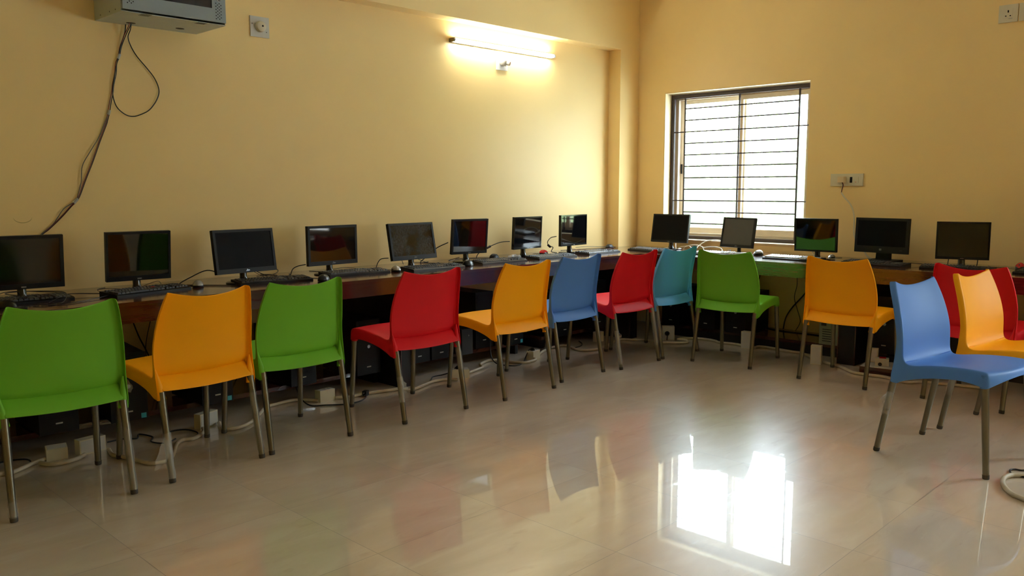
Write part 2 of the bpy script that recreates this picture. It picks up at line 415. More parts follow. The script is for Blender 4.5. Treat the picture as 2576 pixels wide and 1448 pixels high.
# stations down the side of the shell: (edge of the face y,z) (rim y,z) half-width of rim, sag of the middle, bow of the middle
ST = [((.034, .850), (.008, .848), .2000, .030, .020),
      ((.046, .818), (.020, .812), .2130, .019, .022),
      ((.074, .745), (.047, .742), .2280, .006, .025),
      ((.097, .665), (.068, .665), .2400, 0, .026),
      ((.110, .595), (.083, .597), .2445, 0, .025),
      ((.112, .540), (.084, .545), .2450, 0, .022),
      ((.113, .496), (.078, .485), .2445, 0, .018),
      ((.121, .467), (.068, .425), .2445, 0, .015),
      ((.142, .455), (.057, .366), .2445, 0, .012),
      ((.172, .457), (.098, .364), .2445, 0, .012),
      ((.192, .460), (.120, .376), .243, 0, .013),
      ((.220, .466), (.175, .396), .241, 0, .014),
      ((.275, .474), (.252, .413), .240, 0, .014),
      ((.345, .481), (.345, .426), .240, 0, .012),
      ((.410, .484), (.415, .427), .240, 0, .008),
      ((.465, .483), (.470, .416), .240, 0, .004),
      ((.500, .481), (.503, .410), .240, 0, 0)]
XS = [0, .22, .44, .64, .80, .91, .97]
def shell_mesh():
    bm = bmesh.new(); rows = []
    for i, (A, B, hw, sag, bow) in enumerate(ST):
        A = Vector((0, *A)); B = Vector((0, *B)); D = (B-A).normalized()
        xi = hw-.013
        # direction in which the middle bows (backwards on the back, down on the seat)
        k = max(0, min(1, (i-5)/5)); Dm = Vector((0, -(1-k), -k)).normalized()
        half = []
        for s in XS:
            q = 1-s*s
            p = A + Dm*bow*q; p.z -= sag*q
            if i == len(ST)-1: p.y += .035*q
            elif i == len(ST)-2: p.y += .022*q
            elif i == len(ST)-3: p.y += .01*q
            p.x = s*xi; half.append(p)
        p = A.copy(); p.x = xi+.002; half.append(p)
        p = A.lerp(B, .22); p.x = xi+.0085; half.append(p)
        p = A.lerp(B, .6); p.x = hw-.0015; half.append(p)
        p = B.copy(); p.x = hw; half.append(p)
        rows.append(half)
    # front apron below the front edge
    last = rows[-1]; fr = []
    for d, (zc, ze) in enumerate(((.468, .462), (.452, .436), (.446, .412))):
        half = []
        for s, p in zip(XS+[1.0], last[:8]):
            q = 1-s*s
            half.append(Vector((p.x, p.y+.006+.002*d, ze+(zc-ze)*q)))
        fr.append(half)
    def full(h): return [Vector((-p.x, p.y, p.z)) for p in h[:0:-1]] + h
    G = [[bm.verts.new(p) for p in full(h)] for h in rows]
    for a, b in zip(G, G[1:]):
        for k in range(len(a)-1): bm.faces.new([a[k], a[k+1], b[k+1], b[k]])
    F = [[bm.verts.new(p) for p in full(h)] for h in fr]
    base = G[-1][3:-3]
    for a, b in zip([base]+F, F):
        for k in range(len(a)-1): bm.faces.new([a[k], a[k+1], b[k+1], b[k]])
    # close the corner between side rim and front apron
    for sgn in (1, -1):
        side = [G[-1][-4+j] if sgn > 0 else G[-1][3-j] for j in range(4)]
        col = [side[0]]+[f[-1] if sgn > 0 else f[0] for f in F]
        bm.faces.new([side[0], side[1], col[1]])
        for j in (1, 2): bm.faces.new([side[j], side[j+1], col[j+1], col[j]])
    # rear apron under the back panel
    ap = []
    for t in range(4):
        q_ = t/3
        half = []
        for s in (0, .25, .5, .75, .92, 1.0):
            q = 1-s*s
            top = Vector((s*.226, .130-.014*q, .474-.013*q)); bot = Vector((s*.224, .058-.004*q, .405-.010*q))
            p = top.lerp(bot, q_); p.y -= .004*sin(pi*q_); half.append(p)
        ap.append([bm.verts.new(p) for p in full(half)])
    for a, b in zip(ap, ap[1:]):
        for k in range(len(a)-1): bm.faces.new([a[k], a[k+1], b[k+1], b[k]])
    bmesh.ops.recalc_face_normals(bm, faces=bm.faces[:])
    me = bake(bm, [('SOLIDIFY', dict(thickness=.0045, offset=0)), ('SUBSURF', dict(levels=2, render_levels=2))])
    return me
def add_socket(bm, a, b, ra, rb):
    pts = [Vector(a).lerp(Vector(b), t) for t in (0, .03, .4, .8, 1)]
    tube(bm, pts, [ra*.97, ra, ra+(rb-ra)*.22, ra+(rb-ra)*.75, rb], 16)
SH = shell_mesh()
def split_shell(keep_back):
    bm = bmesh.new(); bm.from_mesh(SH)
    # the moulding is parted along the bend between back and seat
    def is_back(c): return (c.y-.0) < .150 - max(0, (c.z-.46))*0 and (c.y < .150)
    dele = [f for f in bm.faces if is_back(f.calc_center_median()) != keep_back]
    bmesh.ops.delete(bm, geom=dele, context='FACES')
    if keep_back:
        for s in (-1, 1): add_socket(bm, (s*.2235, .074, .365), (s*.236, .096, .50), .0205, .004)
    else:
        for s in (-1, 1): add_socket(bm, (s*.2205, .487, .408), (s*.2205, .484, .47), .019, .018)
    me = bpy.data.meshes.new('backrest' if keep_back else 'seat'); bm.to_mesh(me); bm.free()
    me.polygons.foreach_set('use_smooth', [True]*len(me.polygons))
    try: me.set_sharp_from_angle(angle=.9)
    except Exception: pass
    return me
ME_back, ME_seat = split_shell(True), split_shell(False)
LEGS = [((-.2235, .0745, .40), (-.2275, 0, 0)), ((.2235, .0745, .40), (.2275, 0, 0)),
        ((-.2205, .487, .44), (-.230, .522, 0)), ((.2205, .487, .44), (.230, .522, 0))]
def leg_mesh(top, bot):
    bm = bmesh.new(); t, b = Vector(top), Vector(bot); d = (b-t)
    pts = [t.lerp(b, k) for k in (0, .3, .7, .965)]
    tube(bm, pts, [.0165, .0162, .015, .014], 14)
    return bm
def cap_mesh(top, bot):
    bm = bmesh.new(); t, b = Vector(top), Vector(bot); d = (t-b).normalized()
    tube(bm, [b, b+d*.004, b+d*.02], [.0135, .015, .0152], 14)
    return bm
LEG_ME = []
PROTO = {}
def make_chair(colour, label):
    t = thing('plastic_chair', label, 'chair', group='plastic chairs round the room')
    for nm, src in (('backrest', ME_back), ('seat', ME_seat)):
        me = src.copy(); me.materials.clear(); me.materials.append(M_chair[colour]); link(bpy.data.objects.new(nm, me), t)
    for i, (a, b) in enumerate(LEGS):
        if len(LEG_ME) < 4:
            l = obj('leg', leg_mesh(a, b), M_steel, t, smooth=True); c = obj('foot_cap', cap_mesh(a, b), M_cap, l, smooth=True)
            LEG_ME.append((l.data, c.data))
        else:
            l = link(bpy.data.objects.new('leg', LEG_ME[i][0]), t); link(bpy.data.objects.new('foot_cap', LEG_ME[i][1]), l)
    for s in (-.1, .12):
        bm = bmesh.new(); sphere(bm, (s, .1, .412), .008, .008, .008, 8, 6); obj('screw', bm, M_white, t, smooth=True)
    return t
CH = [('green', (-5.623, -1.272), -3.7, 'green plastic chair nearest the left edge, below the first keyboard'),
      ('yellow', (-4.994, -1.255), 3.5, 'yellow chair standing between the two green chairs on the left'),
      ('green', (-4.479, -1.235), -1.6, 'green chair between the yellow chair and the red chair at the left desk'),
      ('red', (-3.685, -1.279), -1.2, 'red chair with its left seat edge showing, right of a green chair'),
      ('yellow', (-2.934, -1.317), -.1, 'yellow chair at the left desk between a red and a blue chair'),
      ('blue', (-2.322, -1.247), .3, 'slate blue chair at the left desk between the yellow and a red chair'),
      ('red', (-1.721, -1.301), -1.7, 'red chair near the corner with a brightly lit pink-looking seat'),
      ('teal', (-1.192, -1.304), -2.9, 'teal blue chair tucked in the corner just left of the green chair'),
      ('green', (-1.314, -1.727), -84.5, 'green chair in front of the window'),
      ('yellow', (-1.337, -2.57), -91.4, 'orange-yellow chair at the right desk below the wide monitors'),
      ('blue', (-2.35, -3.376), 180-8.5, 'blue chair out on the floor at the right, seen from its side'),
      ('red', (-1.349, -3.372), -96.5, 'red chair at the right desk partly hidden behind a yellow chair'),
      ('yellow', (-1.724, -3.469), 180-7, 'yellow chair seen from its side behind the blue one at the right edge')]
CHAIRS = []
for col, (x, y), ang, label in CH:
    # rear feet lie on the local x axis; the chair faces local +y
    if col not in PROTO:
        t = make_chair(col, label); PROTO[col] = t; t.location = (x, y, 0); t.rotation_euler = (0, 0, radians(ang))
    else:
        t = dup(PROTO[col], (x, y, 0), radians(ang), label)
    CHAIRS.append(t)
# rags of clear film still clinging to some legs
def film_on_leg(chair, k, t0, t1, hang=None, seed=1):
    rnd = random.Random(seed); a, b = Vector(LEGS[k][0]), Vector(LEGS[k][1])
    leg = [c for c in kids(chair) if c.name.startswith('leg')][k]
    bm = bmesh.new(); n = 10; pts = []; R = []
    for i in range(n+1):
        q = t0+(t1-t0)*i/n; pts.append(a.lerp(b, q)+Vector((rnd.uniform(-1, 1), rnd.uniform(-1, 1), 0))*.0016); R.append(.0172+rnd.uniform(-.0008, .0018))
    tube(bm, pts, R, 12, cap=False)
    for v in bm.verts: v.co += Vector((rnd.uniform(-1, 1), rnd.uniform(-1, 1), rnd.uniform(-1, 1)))*.0011
    if hang:
        dx, dz, w = hang; p0 = a.lerp(b, t0+.02)
        m_ = 7; prev = None
        for i in range(m_+1):
            s = i/m_; ww = w*(.3+.9*sin(pi*min(1, s*.9+.05)))
            c = p0+Vector((dx*s, -.012-.02*sin(s*3), -dz*s))
            r_ = [bm.verts.new(c+Vector((u*ww+rnd.uniform(-.004, .004), rnd.uniform(-.008, .008), rnd.uniform(-.004, .004)))) for u in (-.5, -.15, .2, .5)]
            if prev:
                for j in range(3): bm.faces.new([prev[j], prev[j+1], r_[j+1], r_[j]])
            prev = r_
    o = obj('film_wrap', bm, M_film if hang else M_thin, leg, smooth=True, angle=2)
    o['label'] = 'rag of clear plastic film round the leg'
film_on_leg(CHAIRS[0], 1, .25, .95, None, 2); film_on_leg(CHAIRS[0], 0, .8, .96, None, 3)
film_on_leg(CHAIRS[0], 2, .3, .6, (.045, .12, .04), 4)
film_on_leg(CHAIRS[1], 0, .45, .95, (-.06, .14, .05), 5); film_on_leg(CHAIRS[1], 2, .05, .4, (.03, .08, .04), 6)
film_on_leg(CHAIRS[1], 1, .2, .9, None, 7); film_on_leg(CHAIRS[2], 2, .05, .3, (.03, .08, .03), 8)
film_on_leg(CHAIRS[3], 0, .35, .7, (.03, .1, .03), 9); film_on_leg(CHAIRS[3], 1, .1, .4, None, 10)
film_on_leg(CHAIRS[6], 0, .3, .9, (.02, .05, .02), 11); film_on_leg(CHAIRS[6], 1, .05, .7, None, 12); film_on_leg(CHAIRS[7], 0, .05, .6, None, 13)
film_on_leg(CHAIRS[10], 1, .22, .5, (.035, .1, .035), 14); film_on_leg(CHAIRS[12], 1, .1, .5, None, 15)

# ------------------------------------------------------------------ monitors
def screen_mat(kind):
    nm = 'screen_'+kind
    if nm in MATS: return MATS[nm]
    m, nt, b = node_mat(nm); N = nt.nodes.new; Lk = nt.links.new
    b.inputs['Base Color'].default_value = (.0035, .0035, .004, 1); b.inputs['Specular IOR Level'].default_value = .6
    b.inputs['Roughness'].default_value = {'gloss': .04, 'soft': .12, 'matte': .45, 'dusty': .12, 'haze': .5}[kind]
    if kind == 'matte': b.inputs['Specular IOR Level'].default_value = .07
    if kind == 'haze': b.inputs['Base Color'].default_value = (.03, .028, .022, 1)
    tc = N('ShaderNodeTexCoord')
    if kind == 'dusty':
        mp = N('ShaderNodeMapping'); mp.inputs['Scale'].default_value = (40, 40, 16); mp.inputs['Rotation'].default_value = (0, .3, 0)
        n = N('ShaderNodeTexNoise'); n.inputs['Scale'].default_value = 4; n.inputs['Detail'].default_value = 6; n.inputs['Roughness'].default_value = .8
        n2 = N('ShaderNodeTexNoise'); n2.inputs['Scale'].default_value = 7
        r = N('ShaderNodeValToRGB'); r.color_ramp.elements[0].position = .38; r.color_ramp.elements[1].position = .72
        r.color_ramp.elements[0].color = (.004, .004, .004, 1); r.color_ramp.elements[1].color = (.085, .10, .11, 1)
        r2 = N('ShaderNodeValToRGB'); r2.color_ramp.elements[0].position = .38; r2.color_ramp.elements[1].position = .5
        mx = N('ShaderNodeMixRGB'); mx.blend_type = 'MULTIPLY'; mx.inputs[0].default_value = 1
        Lk(tc.outputs['Object'], mp.inputs[0]); Lk(mp.outputs[0], n.inputs['Vector']); Lk(n.outputs[0], r.inputs[0]); Lk(tc.outputs['Object'], n2.inputs['Vector']); Lk(n2.outputs[0], r2.inputs[0])
        Lk(r.outputs[0], mx.inputs[1]); Lk(r2.outputs[0], mx.inputs[2]); Lk(mx.outputs[0], b.inputs['Base Color'])
    else:
        n = N('ShaderNodeTexNoise'); n.inputs['Scale'].default_value = 25
        mr = N('ShaderNodeMapRange'); q = b.inputs['Roughness'].default_value; mr.inputs['To Min'].default_value = q*.8; mr.inputs['To Max'].default_value = q*1.2
        Lk(tc.outputs['Object'], n.inputs['Vector']); Lk(n.outputs[0], mr.inputs[0]); Lk(mr.outputs[0], b.inputs['Roughness'])
    MATS[nm] = m; return m

def monitor(x, y, yaw, tilt, W, Hh, label, kind='gloss', logo='mark', bz=.016, bb=.026, gap=.065, neck=.024, sq=False, frame='black', base=None, shadow_ring=False):
    th = radians(yaw+90); t = radians(tilt)
    off = .05
    fx, fy = cos(radians(yaw)), sin(radians(yaw))
    o = thing('monitor', label, 'monitor', (x-fx*off, y-fy*off, TZ), th, 'monitors on the desk')
    up = Vector((0, sin(t), cos(t))); bk = Vector((0, cos(t), -sin(t)))
    B = Vector((0, -off, gap))
    Mx = Matrix(((1, bk.x, up.x, B.x), (0, bk.y, up.y, B.y), (0, bk.z, up.z, B.z), (0, 0, 0, 1)))   # local: x right, y back, z up the panel
    mf = M_gloss if frame == 'gloss' else M_black
    # housing: front frame plus bulging rear shell
    bm = bmesh.new()
    box(bm, -W/2, W/2, .006, .026, 0, Hh, Mx)
    box(bm, -W/2, -W/2+bz, 0, .007, 0, Hh, Mx); box(bm, W/2-bz, W/2, 0, .007, 0, Hh, Mx)
    box(bm, -W/2+bz, W/2-bz, 0, .007, 0, bb, Mx); box(bm, -W/2+bz, W/2-bz, 0, .007, Hh-bz, Hh, Mx)
    v = box(bm, -W*.36, W*.36, .024, .05, Hh*.14, Hh*.82, Mx)
    obj('housing', bm, mf, o, bevel=.0016, seg=2, smooth=True, angle=.5)
    bm = bmesh.new(); box(bm, -W/2+bz-.0005, W/2-bz+.0005, .0035, .0065, bb-.0005, Hh-bz+.0005, Mx); obj('screen', bm, screen_mat(kind), o)
    # neck
    bm = bmesh.new()
    if sq:
        vs = [Vector((sx*neck*(1 if zz else .95), yy, zz)) for zz in (0, 1) for sx, yy in ((-1, .0), (1, .0), (1, .035), (-1, .035))]
        top = gap+.07
        a = [bm.verts.new((p.x*(1.15 if p.z == 0 else 1), p.y-.012+(.008 if p.z else 0), .008 if p.z == 0 else top)) for p in vs]
        for f in ((0, 1, 2, 3), (7, 6, 5, 4), (0, 4, 5, 1), (1, 5, 6, 2), (2, 6, 7, 3), (3, 7, 4, 0)): bm.faces.new([a[i] for i in f])
        obj('neck', bm, mf, o, bevel=.003)
    else:
        tube(bm, [(0, 0, .006), (0, 0, .02), (0, .0, gap*.6), (0, .004, gap+.05)], [neck*1.35, neck, neck*.86, neck*.86], 20)
        obj('neck', bm, M_gloss, o, smooth=True)
    bm = bmesh.new()
    if sq: box(bm, -.11, .11, -.085, .09, 0, .012); obj('stand_base', bm, mf, o, bevel=.005, smooth=True)
    else:
        tube(bm, [(0, 0, 0), (0, 0, .006), (0, 0, .011), (0, 0, .014)], [.104, .105, .096, .03], 36)
        for v in bm.verts: v.co.y *= .86
        obj('stand_base', bm, M_gloss, o, smooth=True, angle=.8)
    if logo == 'mark':
        text_mesh('maker_mark', 'Zen', .0155, M_silver, o, Mx @ Matrix.Translation((0, -.0006, bb*.5)) @ Matrix.Rotation(pi/2, 4, 'X'), shear=.5)
    elif logo == 'hp':
        bm = bmesh.new(); box(bm, -.0085, .0085, -.0012, .001, bb*.52-.0065, bb*.52+.0065, Mx); pl = obj('maker_badge', bm, M_silver, o, bevel=.0005)
        text_mesh('badge_letters', 'hp', .013, M_hole, pl, Mx @ Matrix.Translation((0, -.0018, bb*.54)) @ Matrix.Rotation(pi/2, 4, 'X'), shear=.4)
        bm = bmesh.new(); box(bm, W*.36, W*.40, -.0008, .001, bb*.45, bb*.52, Mx); obj('model_mark', bm, M_dark, o)
    elif logo == 'dash':
        bm = bmesh.new(); box(bm, -.011, .011, -.0012, .001, bb*.3, bb*.52, Mx); obj('maker_badge', bm, M_silver, o, bevel=.0004)
    return o
MONS = [
 monitor(-5.49, -.275, -94, -5, .37, .265, 'large dark monitor cut by the left edge of the photo', 'soft', 'dash'),
 monitor(-4.925, -.273, -94, -6, .336, .265, 'monitor faintly reflecting green, second from the left edge', 'gloss', 'dash', bz=.012),
 monitor(-4.303, -.304, -83.6, 7.7, .411, .257, 'wide matte monitor tilted back, above the yellow chair and left green chair', 'matte', bb=.027),
 monitor(-3.667, -.248, -88, .4, .383, .255, 'upright glossy monitor with a grey keyboard in front, left of the dusty screen', 'gloss', bb=.027),
 monitor(-3.026, -.300, -87.8, 10.6, .409, .257, 'tilted monitor with a dusty wiped screen', 'dusty', bb=.029),
 monitor(-2.438, -.219, -98.7, -6, .321, .263, 'squarish monitor reflecting dark red, behind an upright black mouse', 'gloss', 'dash', bz=.014, bb=.018),
 monitor(-1.739, -.169, -86.5, -3, .352, .262, 'thin monitor beside the red mouse on the left desk', 'gloss', 'dash', bz=.011, bb=.016, frame='gloss'),
 monitor(-1.176, -.192, -84.5, -.5, .39, .265, 'last monitor before the column, mirroring the window', 'gloss', 'dash', bz=.011, bb=.016, frame='gloss'),
 monitor(-.253, -.543, 182.3, 10, .380, .259, 'dark matte monitor left of the window, in the corner', 'matte', 'dash', bz=.012, bb=.018),
 monitor(-.454, -1.339, 172.4, 10.1, .321, .251, 'greyish monitor standing in front of the middle of the window', 'haze', 'mark', bz=.013, bb=.024, neck=.018),
 monitor(-.457, -2.026, 182.7, -1.2, .331, .256, 'monitor mirroring the green chair at the right end of the window', 'gloss', None, bz=.012, bb=.014),
 monitor(-.253, -2.444, 172.2, 2.2, .420, .264, 'wide black monitor on a thick square neck under the wall socket', 'matte', 'hp', bz=.02, bb=.05, sq=True, neck=.05, frame='black'),
 monitor(-.477, -3.080, 197.5, 4.1, .329, .259, 'dark bluish monitor behind the red chair at the right', 'soft', 'dash', bz=.012, bb=.018, neck=.026),
 monitor(-.36, -3.66, 182, 3, .36, .265, 'monitor cut off by the right edge of the photo', 'soft', 'dash'),
]
def mon_pt(i, lx, ly, lz):
    return MONS[i].matrix_basis @ Vector((lx, ly, lz)) if False else (Matrix.Translation(MONS[i].location) @ Matrix.Rotation(MONS[i].rotation_euler[2], 4, 'Z')) @ Vector((lx, ly, lz))

# ------------------------------------------------------------------ keyboards and mice
def keyboard(x, y, ang, label, mkey=M_key, mbody=M_black, L=.455, D=.152):
    """x,y: left front corner as the typist sees it; ang: direction of the front edge"""
    o = thing('keyboard', label, 'keyboard', (x, y, TZ), radians(ang), 'keyboards on the desk')
    bm = bmesh.new()
    pr = [(0, 0), (0, .009), (.012, .014), (D-.03, .022), (D, .024), (D, 0)]
    a = [bm.verts.new((0, p, q)) for p, q in pr]; b = [bm.verts.new((L, p, q)) for p, q in pr]
    bm.faces.new(a[::-1]); bm.faces.new(b)
    for i in range(6): bm.faces.new([a[i], a[(i+1) % 6], b[(i+1) % 6], b[i]])
    obj('case', bm, mbody, o, bevel=.003, smooth=True, angle=.5)
    bm = bmesh.new(); u = .0188
    def zt(yy): return .0125+(yy/D)*.0105
    def key(x0, y0, w=1.0, h=1.0):
        z = zt(y0); M_ = Matrix.Translation((x0, y0, z))
        bt = [bm.verts.new(M_ @ Vector(p)) for p in ((.001, .001, 0), (w*u-.001, .001, 0), (w*u-.001, h*u-.001, .001), (.001, h*u-.001, .001))]
        tp = [bm.verts.new(M_ @ Vector(p)) for p in ((.003, .003, .0085), (w*u-.003, .003, .0085), (w*u-.003, h*u-.003, .0095), (.003, h*u-.003, .0095))]
        bm.faces.new(tp)
        for i in range(4): bm.faces.new([bt[i], bt[(i+1) % 4], tp[(i+1) % 4], tp[i]])
    x0 = .012
    rows = [[1.25, 1.25, 1.25, 6.25, 1.25, 1.25, 1.25, 1.25], [2.25]+[1]*10+[2.75], [1.75]+[1]*11+[2.25], [1.5]+[1]*12+[1.5], [1]*13+[2]]
    for r, ws in enumerate(rows):
        xx = x0
        for w in ws: key(xx, .012+r*u, w); xx += w*u
    for k in range(16): key(x0+k*u*1.0+(.006*(k//4)), .012+5.3*u)
    xn = x0+15*u+.008
    for r in (3, 4):
        for c in range(3): key(xn+c*u, .012+r*u)
    key(xn+u, .012+u)
    for c in range(3): key(xn+c*u, .012)
    xp = xn+3*u+.008
    for r in range(5):
        for c in range(4):
            if xp+(c+1)*u < L-.006: key(xp+c*u, .012+r*u)
    ks = obj('keys', bm, mkey, o)
    ks['kind'] = 'stuff'
    return o
M_keyl = mat('lit_key_plastic', (70, 72, 76), .3, var=.15, nscale=60)  # lighter copy of the key plastic, daylight put into its colour
M_keyw = mat('pale_key_plastic', (196, 200, 206), .35, var=.08, nscale=60)
M_kbw = mat('pale_case', (60, 62, 66), .35, var=.08)
KB = [(-5.73, -.352, 3, 'keyboard at the far left with a black cable coiled over it', M_key, M_black),
      (-5.105, -.432, 13.5, 'black keyboard slanting towards a silver mouse, second from the left edge', M_key, M_black),
      (-4.40, -.395, -6, 'slim black keyboard under the wide tilted monitor, left of a black mouse', M_key, M_black),
      (-3.775, -.365, -4, 'black keyboard in front of the upright glossy monitor, silver mouse at its end', M_keyl, M_black),
      (-3.184, -.475, -1.8, 'charcoal keyboard in front of the dusty screen', M_keyl, M_dark),
      (-2.508, -.440, -2.7, 'dark keyboard in front of a black mouse, right of the squarish monitor', M_keyl, M_dark),
      (-1.920, -.467, -.5, 'grey keyboard in front of the red mouse at the left desk', M_keyl, M_dark),
      (-1.275, -.445, 2.5, 'keyboard with a shiny grey front edge, nearest the column', M_keyl, M_dark),
      (-.585, -.330, -100, 'black keyboard left of the teal chair top in the corner', M_keyl, M_black),
      (-.60, -1.02, -86, 'pale keyboard below the greyish monitor in front of the window', M_keyw, M_kbw),
      (-.60, -1.66, -92, 'pale-keyed slim keyboard left of the orange-yellow chair', M_keyw, M_black),
      (-.60, -2.29, -97, 'black keyboard under the wide monitor with the square neck', M_key, M_black),
      (-.65, -2.862, -80, 'dark keyboard behind the red chair at the right desk', M_key, M_black),
      (-.60, -3.42, -96, 'dark keyboard at the right edge, below the red mouse', M_key, M_black)]
KBO = [keyboard(x, y, a, lab, mk, mb) for x, y, a, lab, mk, mb in KB]
bm = bmesh.new(); sphere(bm, (.262, .075, .0265), .013, .009, .0018, 12, 6)
obj('red_spot', bm, M_red, KBO[1], smooth=True)

def mouse(x, y, ang, label, body, top=None, cab=None, side=None, tall=1.0, sc=1.0, base=None):
    o = thing('computer_mouse', label, 'mouse', (x, y, TZ if base is None else base), radians(ang), 'computer mice on the desk')
    def shape(zcut0, zcut1, grow=0):
        bm = bmesh.new(); bmesh.ops.create_uvsphere(bm, u_segments=20, v_segments=14, radius=1)
        for v in bm.verts:
            xx, yy, zz = v.co
            w = .031*sc*(1-.12*yy); h = .036*tall*sc*(1-.22*yy)
            zz2 = max(0, zz)*h if zz > 0 else zz*.003
            v.co = Vector((xx*(w+grow), yy*(.055*sc+grow), zz2+(grow if zz > 0 else 0)+.003))
        return bm
    if top is None: obj('shell', shape(0, 1), body, o, smooth=True, angle=1.5)
    else:
        obj('base', shape(0, 1), body, o, smooth=True, angle=1.5)
        bm = shape(0, 1, .0012)
        bmesh.ops.delete(bm, geom=[f for f in bm.faces if f.calc_center_median().z < .013*sc+.004*abs(f.calc_center_median().x)/.02], context='FACES')
        s = obj('top_cover', bm, top, o, smooth=True, angle=1.5)
    bm = bmesh.new(); cyl(bm, (-.004, .03*sc, .026*tall*sc), .008*sc, .008*sc, 14, 'X'); obj('scroll_wheel', bm, M_dark, o, smooth=True)
    if cab:
        bm = bmesh.new(); R_ = Matrix.Rotation(-radians(ang), 4, 'Z'); O = Vector((x, y, 0))
        pts = [R_ @ (Vector((p[0], p[1], 0))-O)+Vector((0, 0, (p[2]-TZ) if len(p) > 2 else .0025)) for p in cab]
        pts = [Vector((0, .052*sc, .008))]+pts
        tube(bm, catmull(pts, 6), .0017, 6); obj('cord', bm, M_bcable, o, smooth=True)
    return o
mouse(-5.618, -.44, 40, 'black mouse at the left edge in front of the first keyboard', M_mouse, cab=[(-5.66, -.30), (-5.55, -.16, .79), (-5.40, -.24, .787), (-5.34, -.35, .78), (-5.42, -.40)])
mouse(-4.60, -.275, -25, 'silver and black mouse right of the second keyboard', M_black, M_silver, cab=[(-4.60, -.15), (-4.72, -.10), (-4.80, -.2, .79), (-4.9, -.12), (-5.02, -.1, .76), (-5.05, 0), (-4.98, .08)])
mouse(-3.925, -.525, -60, 'glossy black mouse between the slim keyboard and its neighbour', M_mouse, tall=1.1, cab=[(-3.86, -.40), (-3.98, -.22), (-4.05, -.1), (-4.1, .05, .8), (-4.14, -.02, .80), (-4.08, -.12), (-3.95, -.02), (-4.0, .1)])
mouse(-3.262, -.375, -20, 'silver mouse at the end of the keyboard, left of the dusty screen', M_black, M_silver, cab=[(-3.22, -.28), (-3.33, -.1), (-3.45, -.05, .765), (-3.6, -.02), (-3.66, .06)])
mouse(-2.645, -.43, -75, 'big black mouse in front of the squarish monitor stand', M_mouse, tall=1.2, cab=[(-2.56, -.36), (-2.6, -.2), (-2.72, -.02), (-2.76, .05)], sc=1.05)
mouse(-2.07, -.115, -80, 'low black mouse behind a dark keyboard, left of the crumpled plastic', M_black, cab=[(-2.02, -.05), (-2.1, .03), (-2.25, .05), (-2.3, .1)])
mouse(-1.47, -.105, -80, 'red and black mouse on the left desk', M_mouse, M_red, cab=[(-1.42, -.08), (-1.5, -.02), (-1.62, -.08), (-1.66, .04)])
mouse(-.52, -.075, -85, 'grey mouse resting behind the keyboard nearest the column', M_black, M_dark, cab=[(-.46, -.06), (-.6, -.02), (-.8, .03), (-1.05, .07)])
mouse(-.345, -1.49, 80, 'silver mouse alone on the desk below the window', M_black, M_silver, tall=1.15, cab=[(-.3, -1.42), (-.25, -1.36), (-.22, -1.25), (-.1, -1.2)])
mouse(-.25, -2.07, 100, 'small pale mouse behind the stand of the monitor mirroring green', M_black, M_silver, sc=.85, cab=[(-.2, -2.05), (-.12, -2.1)])
mouse(-.215, -3.375, 95, 'red and black mouse at the right desk beyond the red chair', M_mouse, M_red, tall=1.1, cab=[(-.17, -3.3), (-.2, -3.2), (-.1, -3.15)])

# ------------------------------------------------------------------ cables on the desk
def desk_cable(label, pts, m=M_bcable, r=.003, nm='desk_cable'): return cable(nm, pts, r, m, label)
desk_cable('thick black cable from the third monitor down behind the desk', [(-4.47, -.28, .815), (-4.53, -.25, .835), (-4.60, -.2, .80), (-4.66, -.16, .752), (-4.56, -.24, .75), (-4.46, -.35, .75), (-4.42, -.38, .75)])
desk_cable('short lead with a plug at the left of the upright glossy monitor', [(-3.84, -.19, .82), (-3.88, -.16, .81), (-3.90, -.13, .79), (-3.90, -.1, .75), (-3.86, -.02, .75)])
desk_cable('short lead hanging at the left foot of the dusty screen', [(-3.21, -.23, .825), (-3.25, -.2, .82), (-3.25, -.16, .79), (-3.22, -.1, .75)])
def ferrite(label, pts, at, m=M_bcable, r=.0035):
    P = catmull(pts, 8); bm = bmesh.new(); tube(bm, P, r, 8)
    o = obj('power_lead', bm, m, None, smooth=True, angle=1.2); tag(o, label, 'cable')
    i = int(at*len(P)); d = (P[i+1]-P[i-1]).normalized(); c = P[i]
    bm = bmesh.new(); tube(bm, [c-d*.02, c-d*.017, c+d*.017, c+d*.02], [.006, .0095, .0095, .006], 12); obj('ferrite_core', bm, M_bcable, o, smooth=True)
ferrite('straight lead with a thick bead left of the squarish monitor', [(-2.58, -.14, .90), (-2.64, -.08, .86), (-2.69, -.03, .80), (-2.73, .01, .75), (-2.66, 0, .75)], .4)
ferrite('arched lead with a thick bead left of the thin monitor', [(-1.9, -.12, .875), (-1.97, -.08, .87), (-2.07, -.05, .835), (-2.16, -.03, .79), (-2.18, -.02, .752)], .5)
ferrite('looped lead with a bead left of the last monitor before the column', [(-1.36, -.15, .895), (-1.41, -.13, .885), (-1.44, -.12, .85), (-1.42, -.12, .815), (-1.37, -.12, .80), (-1.39, -.12, .765), (-1.34, -.14, .752)], .5)
desk_cable('thin lead lying under the neck of the squarish monitor', [(-2.45, -.12, .78), (-2.5, -.05, .752), (-2.36, -.02, .752), (-2.25, -.05, .752), (-2.15, -.1, .752), (-2.1, -.3, .755)], r=.0022)
desk_cable('orange-brown lead running to the keyboard nearest the column', [(-1.1, -.1, .78), (-1.0, -.02, .765), (-.9, .0, .752), (-.85, -.12, .75), (-.75, -.2, .76), (-.7, -.28, .77)], m=M_rcable, r=.002)
desk_cable('thin black lead stretched along the wall beside the column', [(-.9, .02, .77), (-.7, .05, .765), (-.5, .03, .755), (-.36, -.02, .75)], r=.0022)
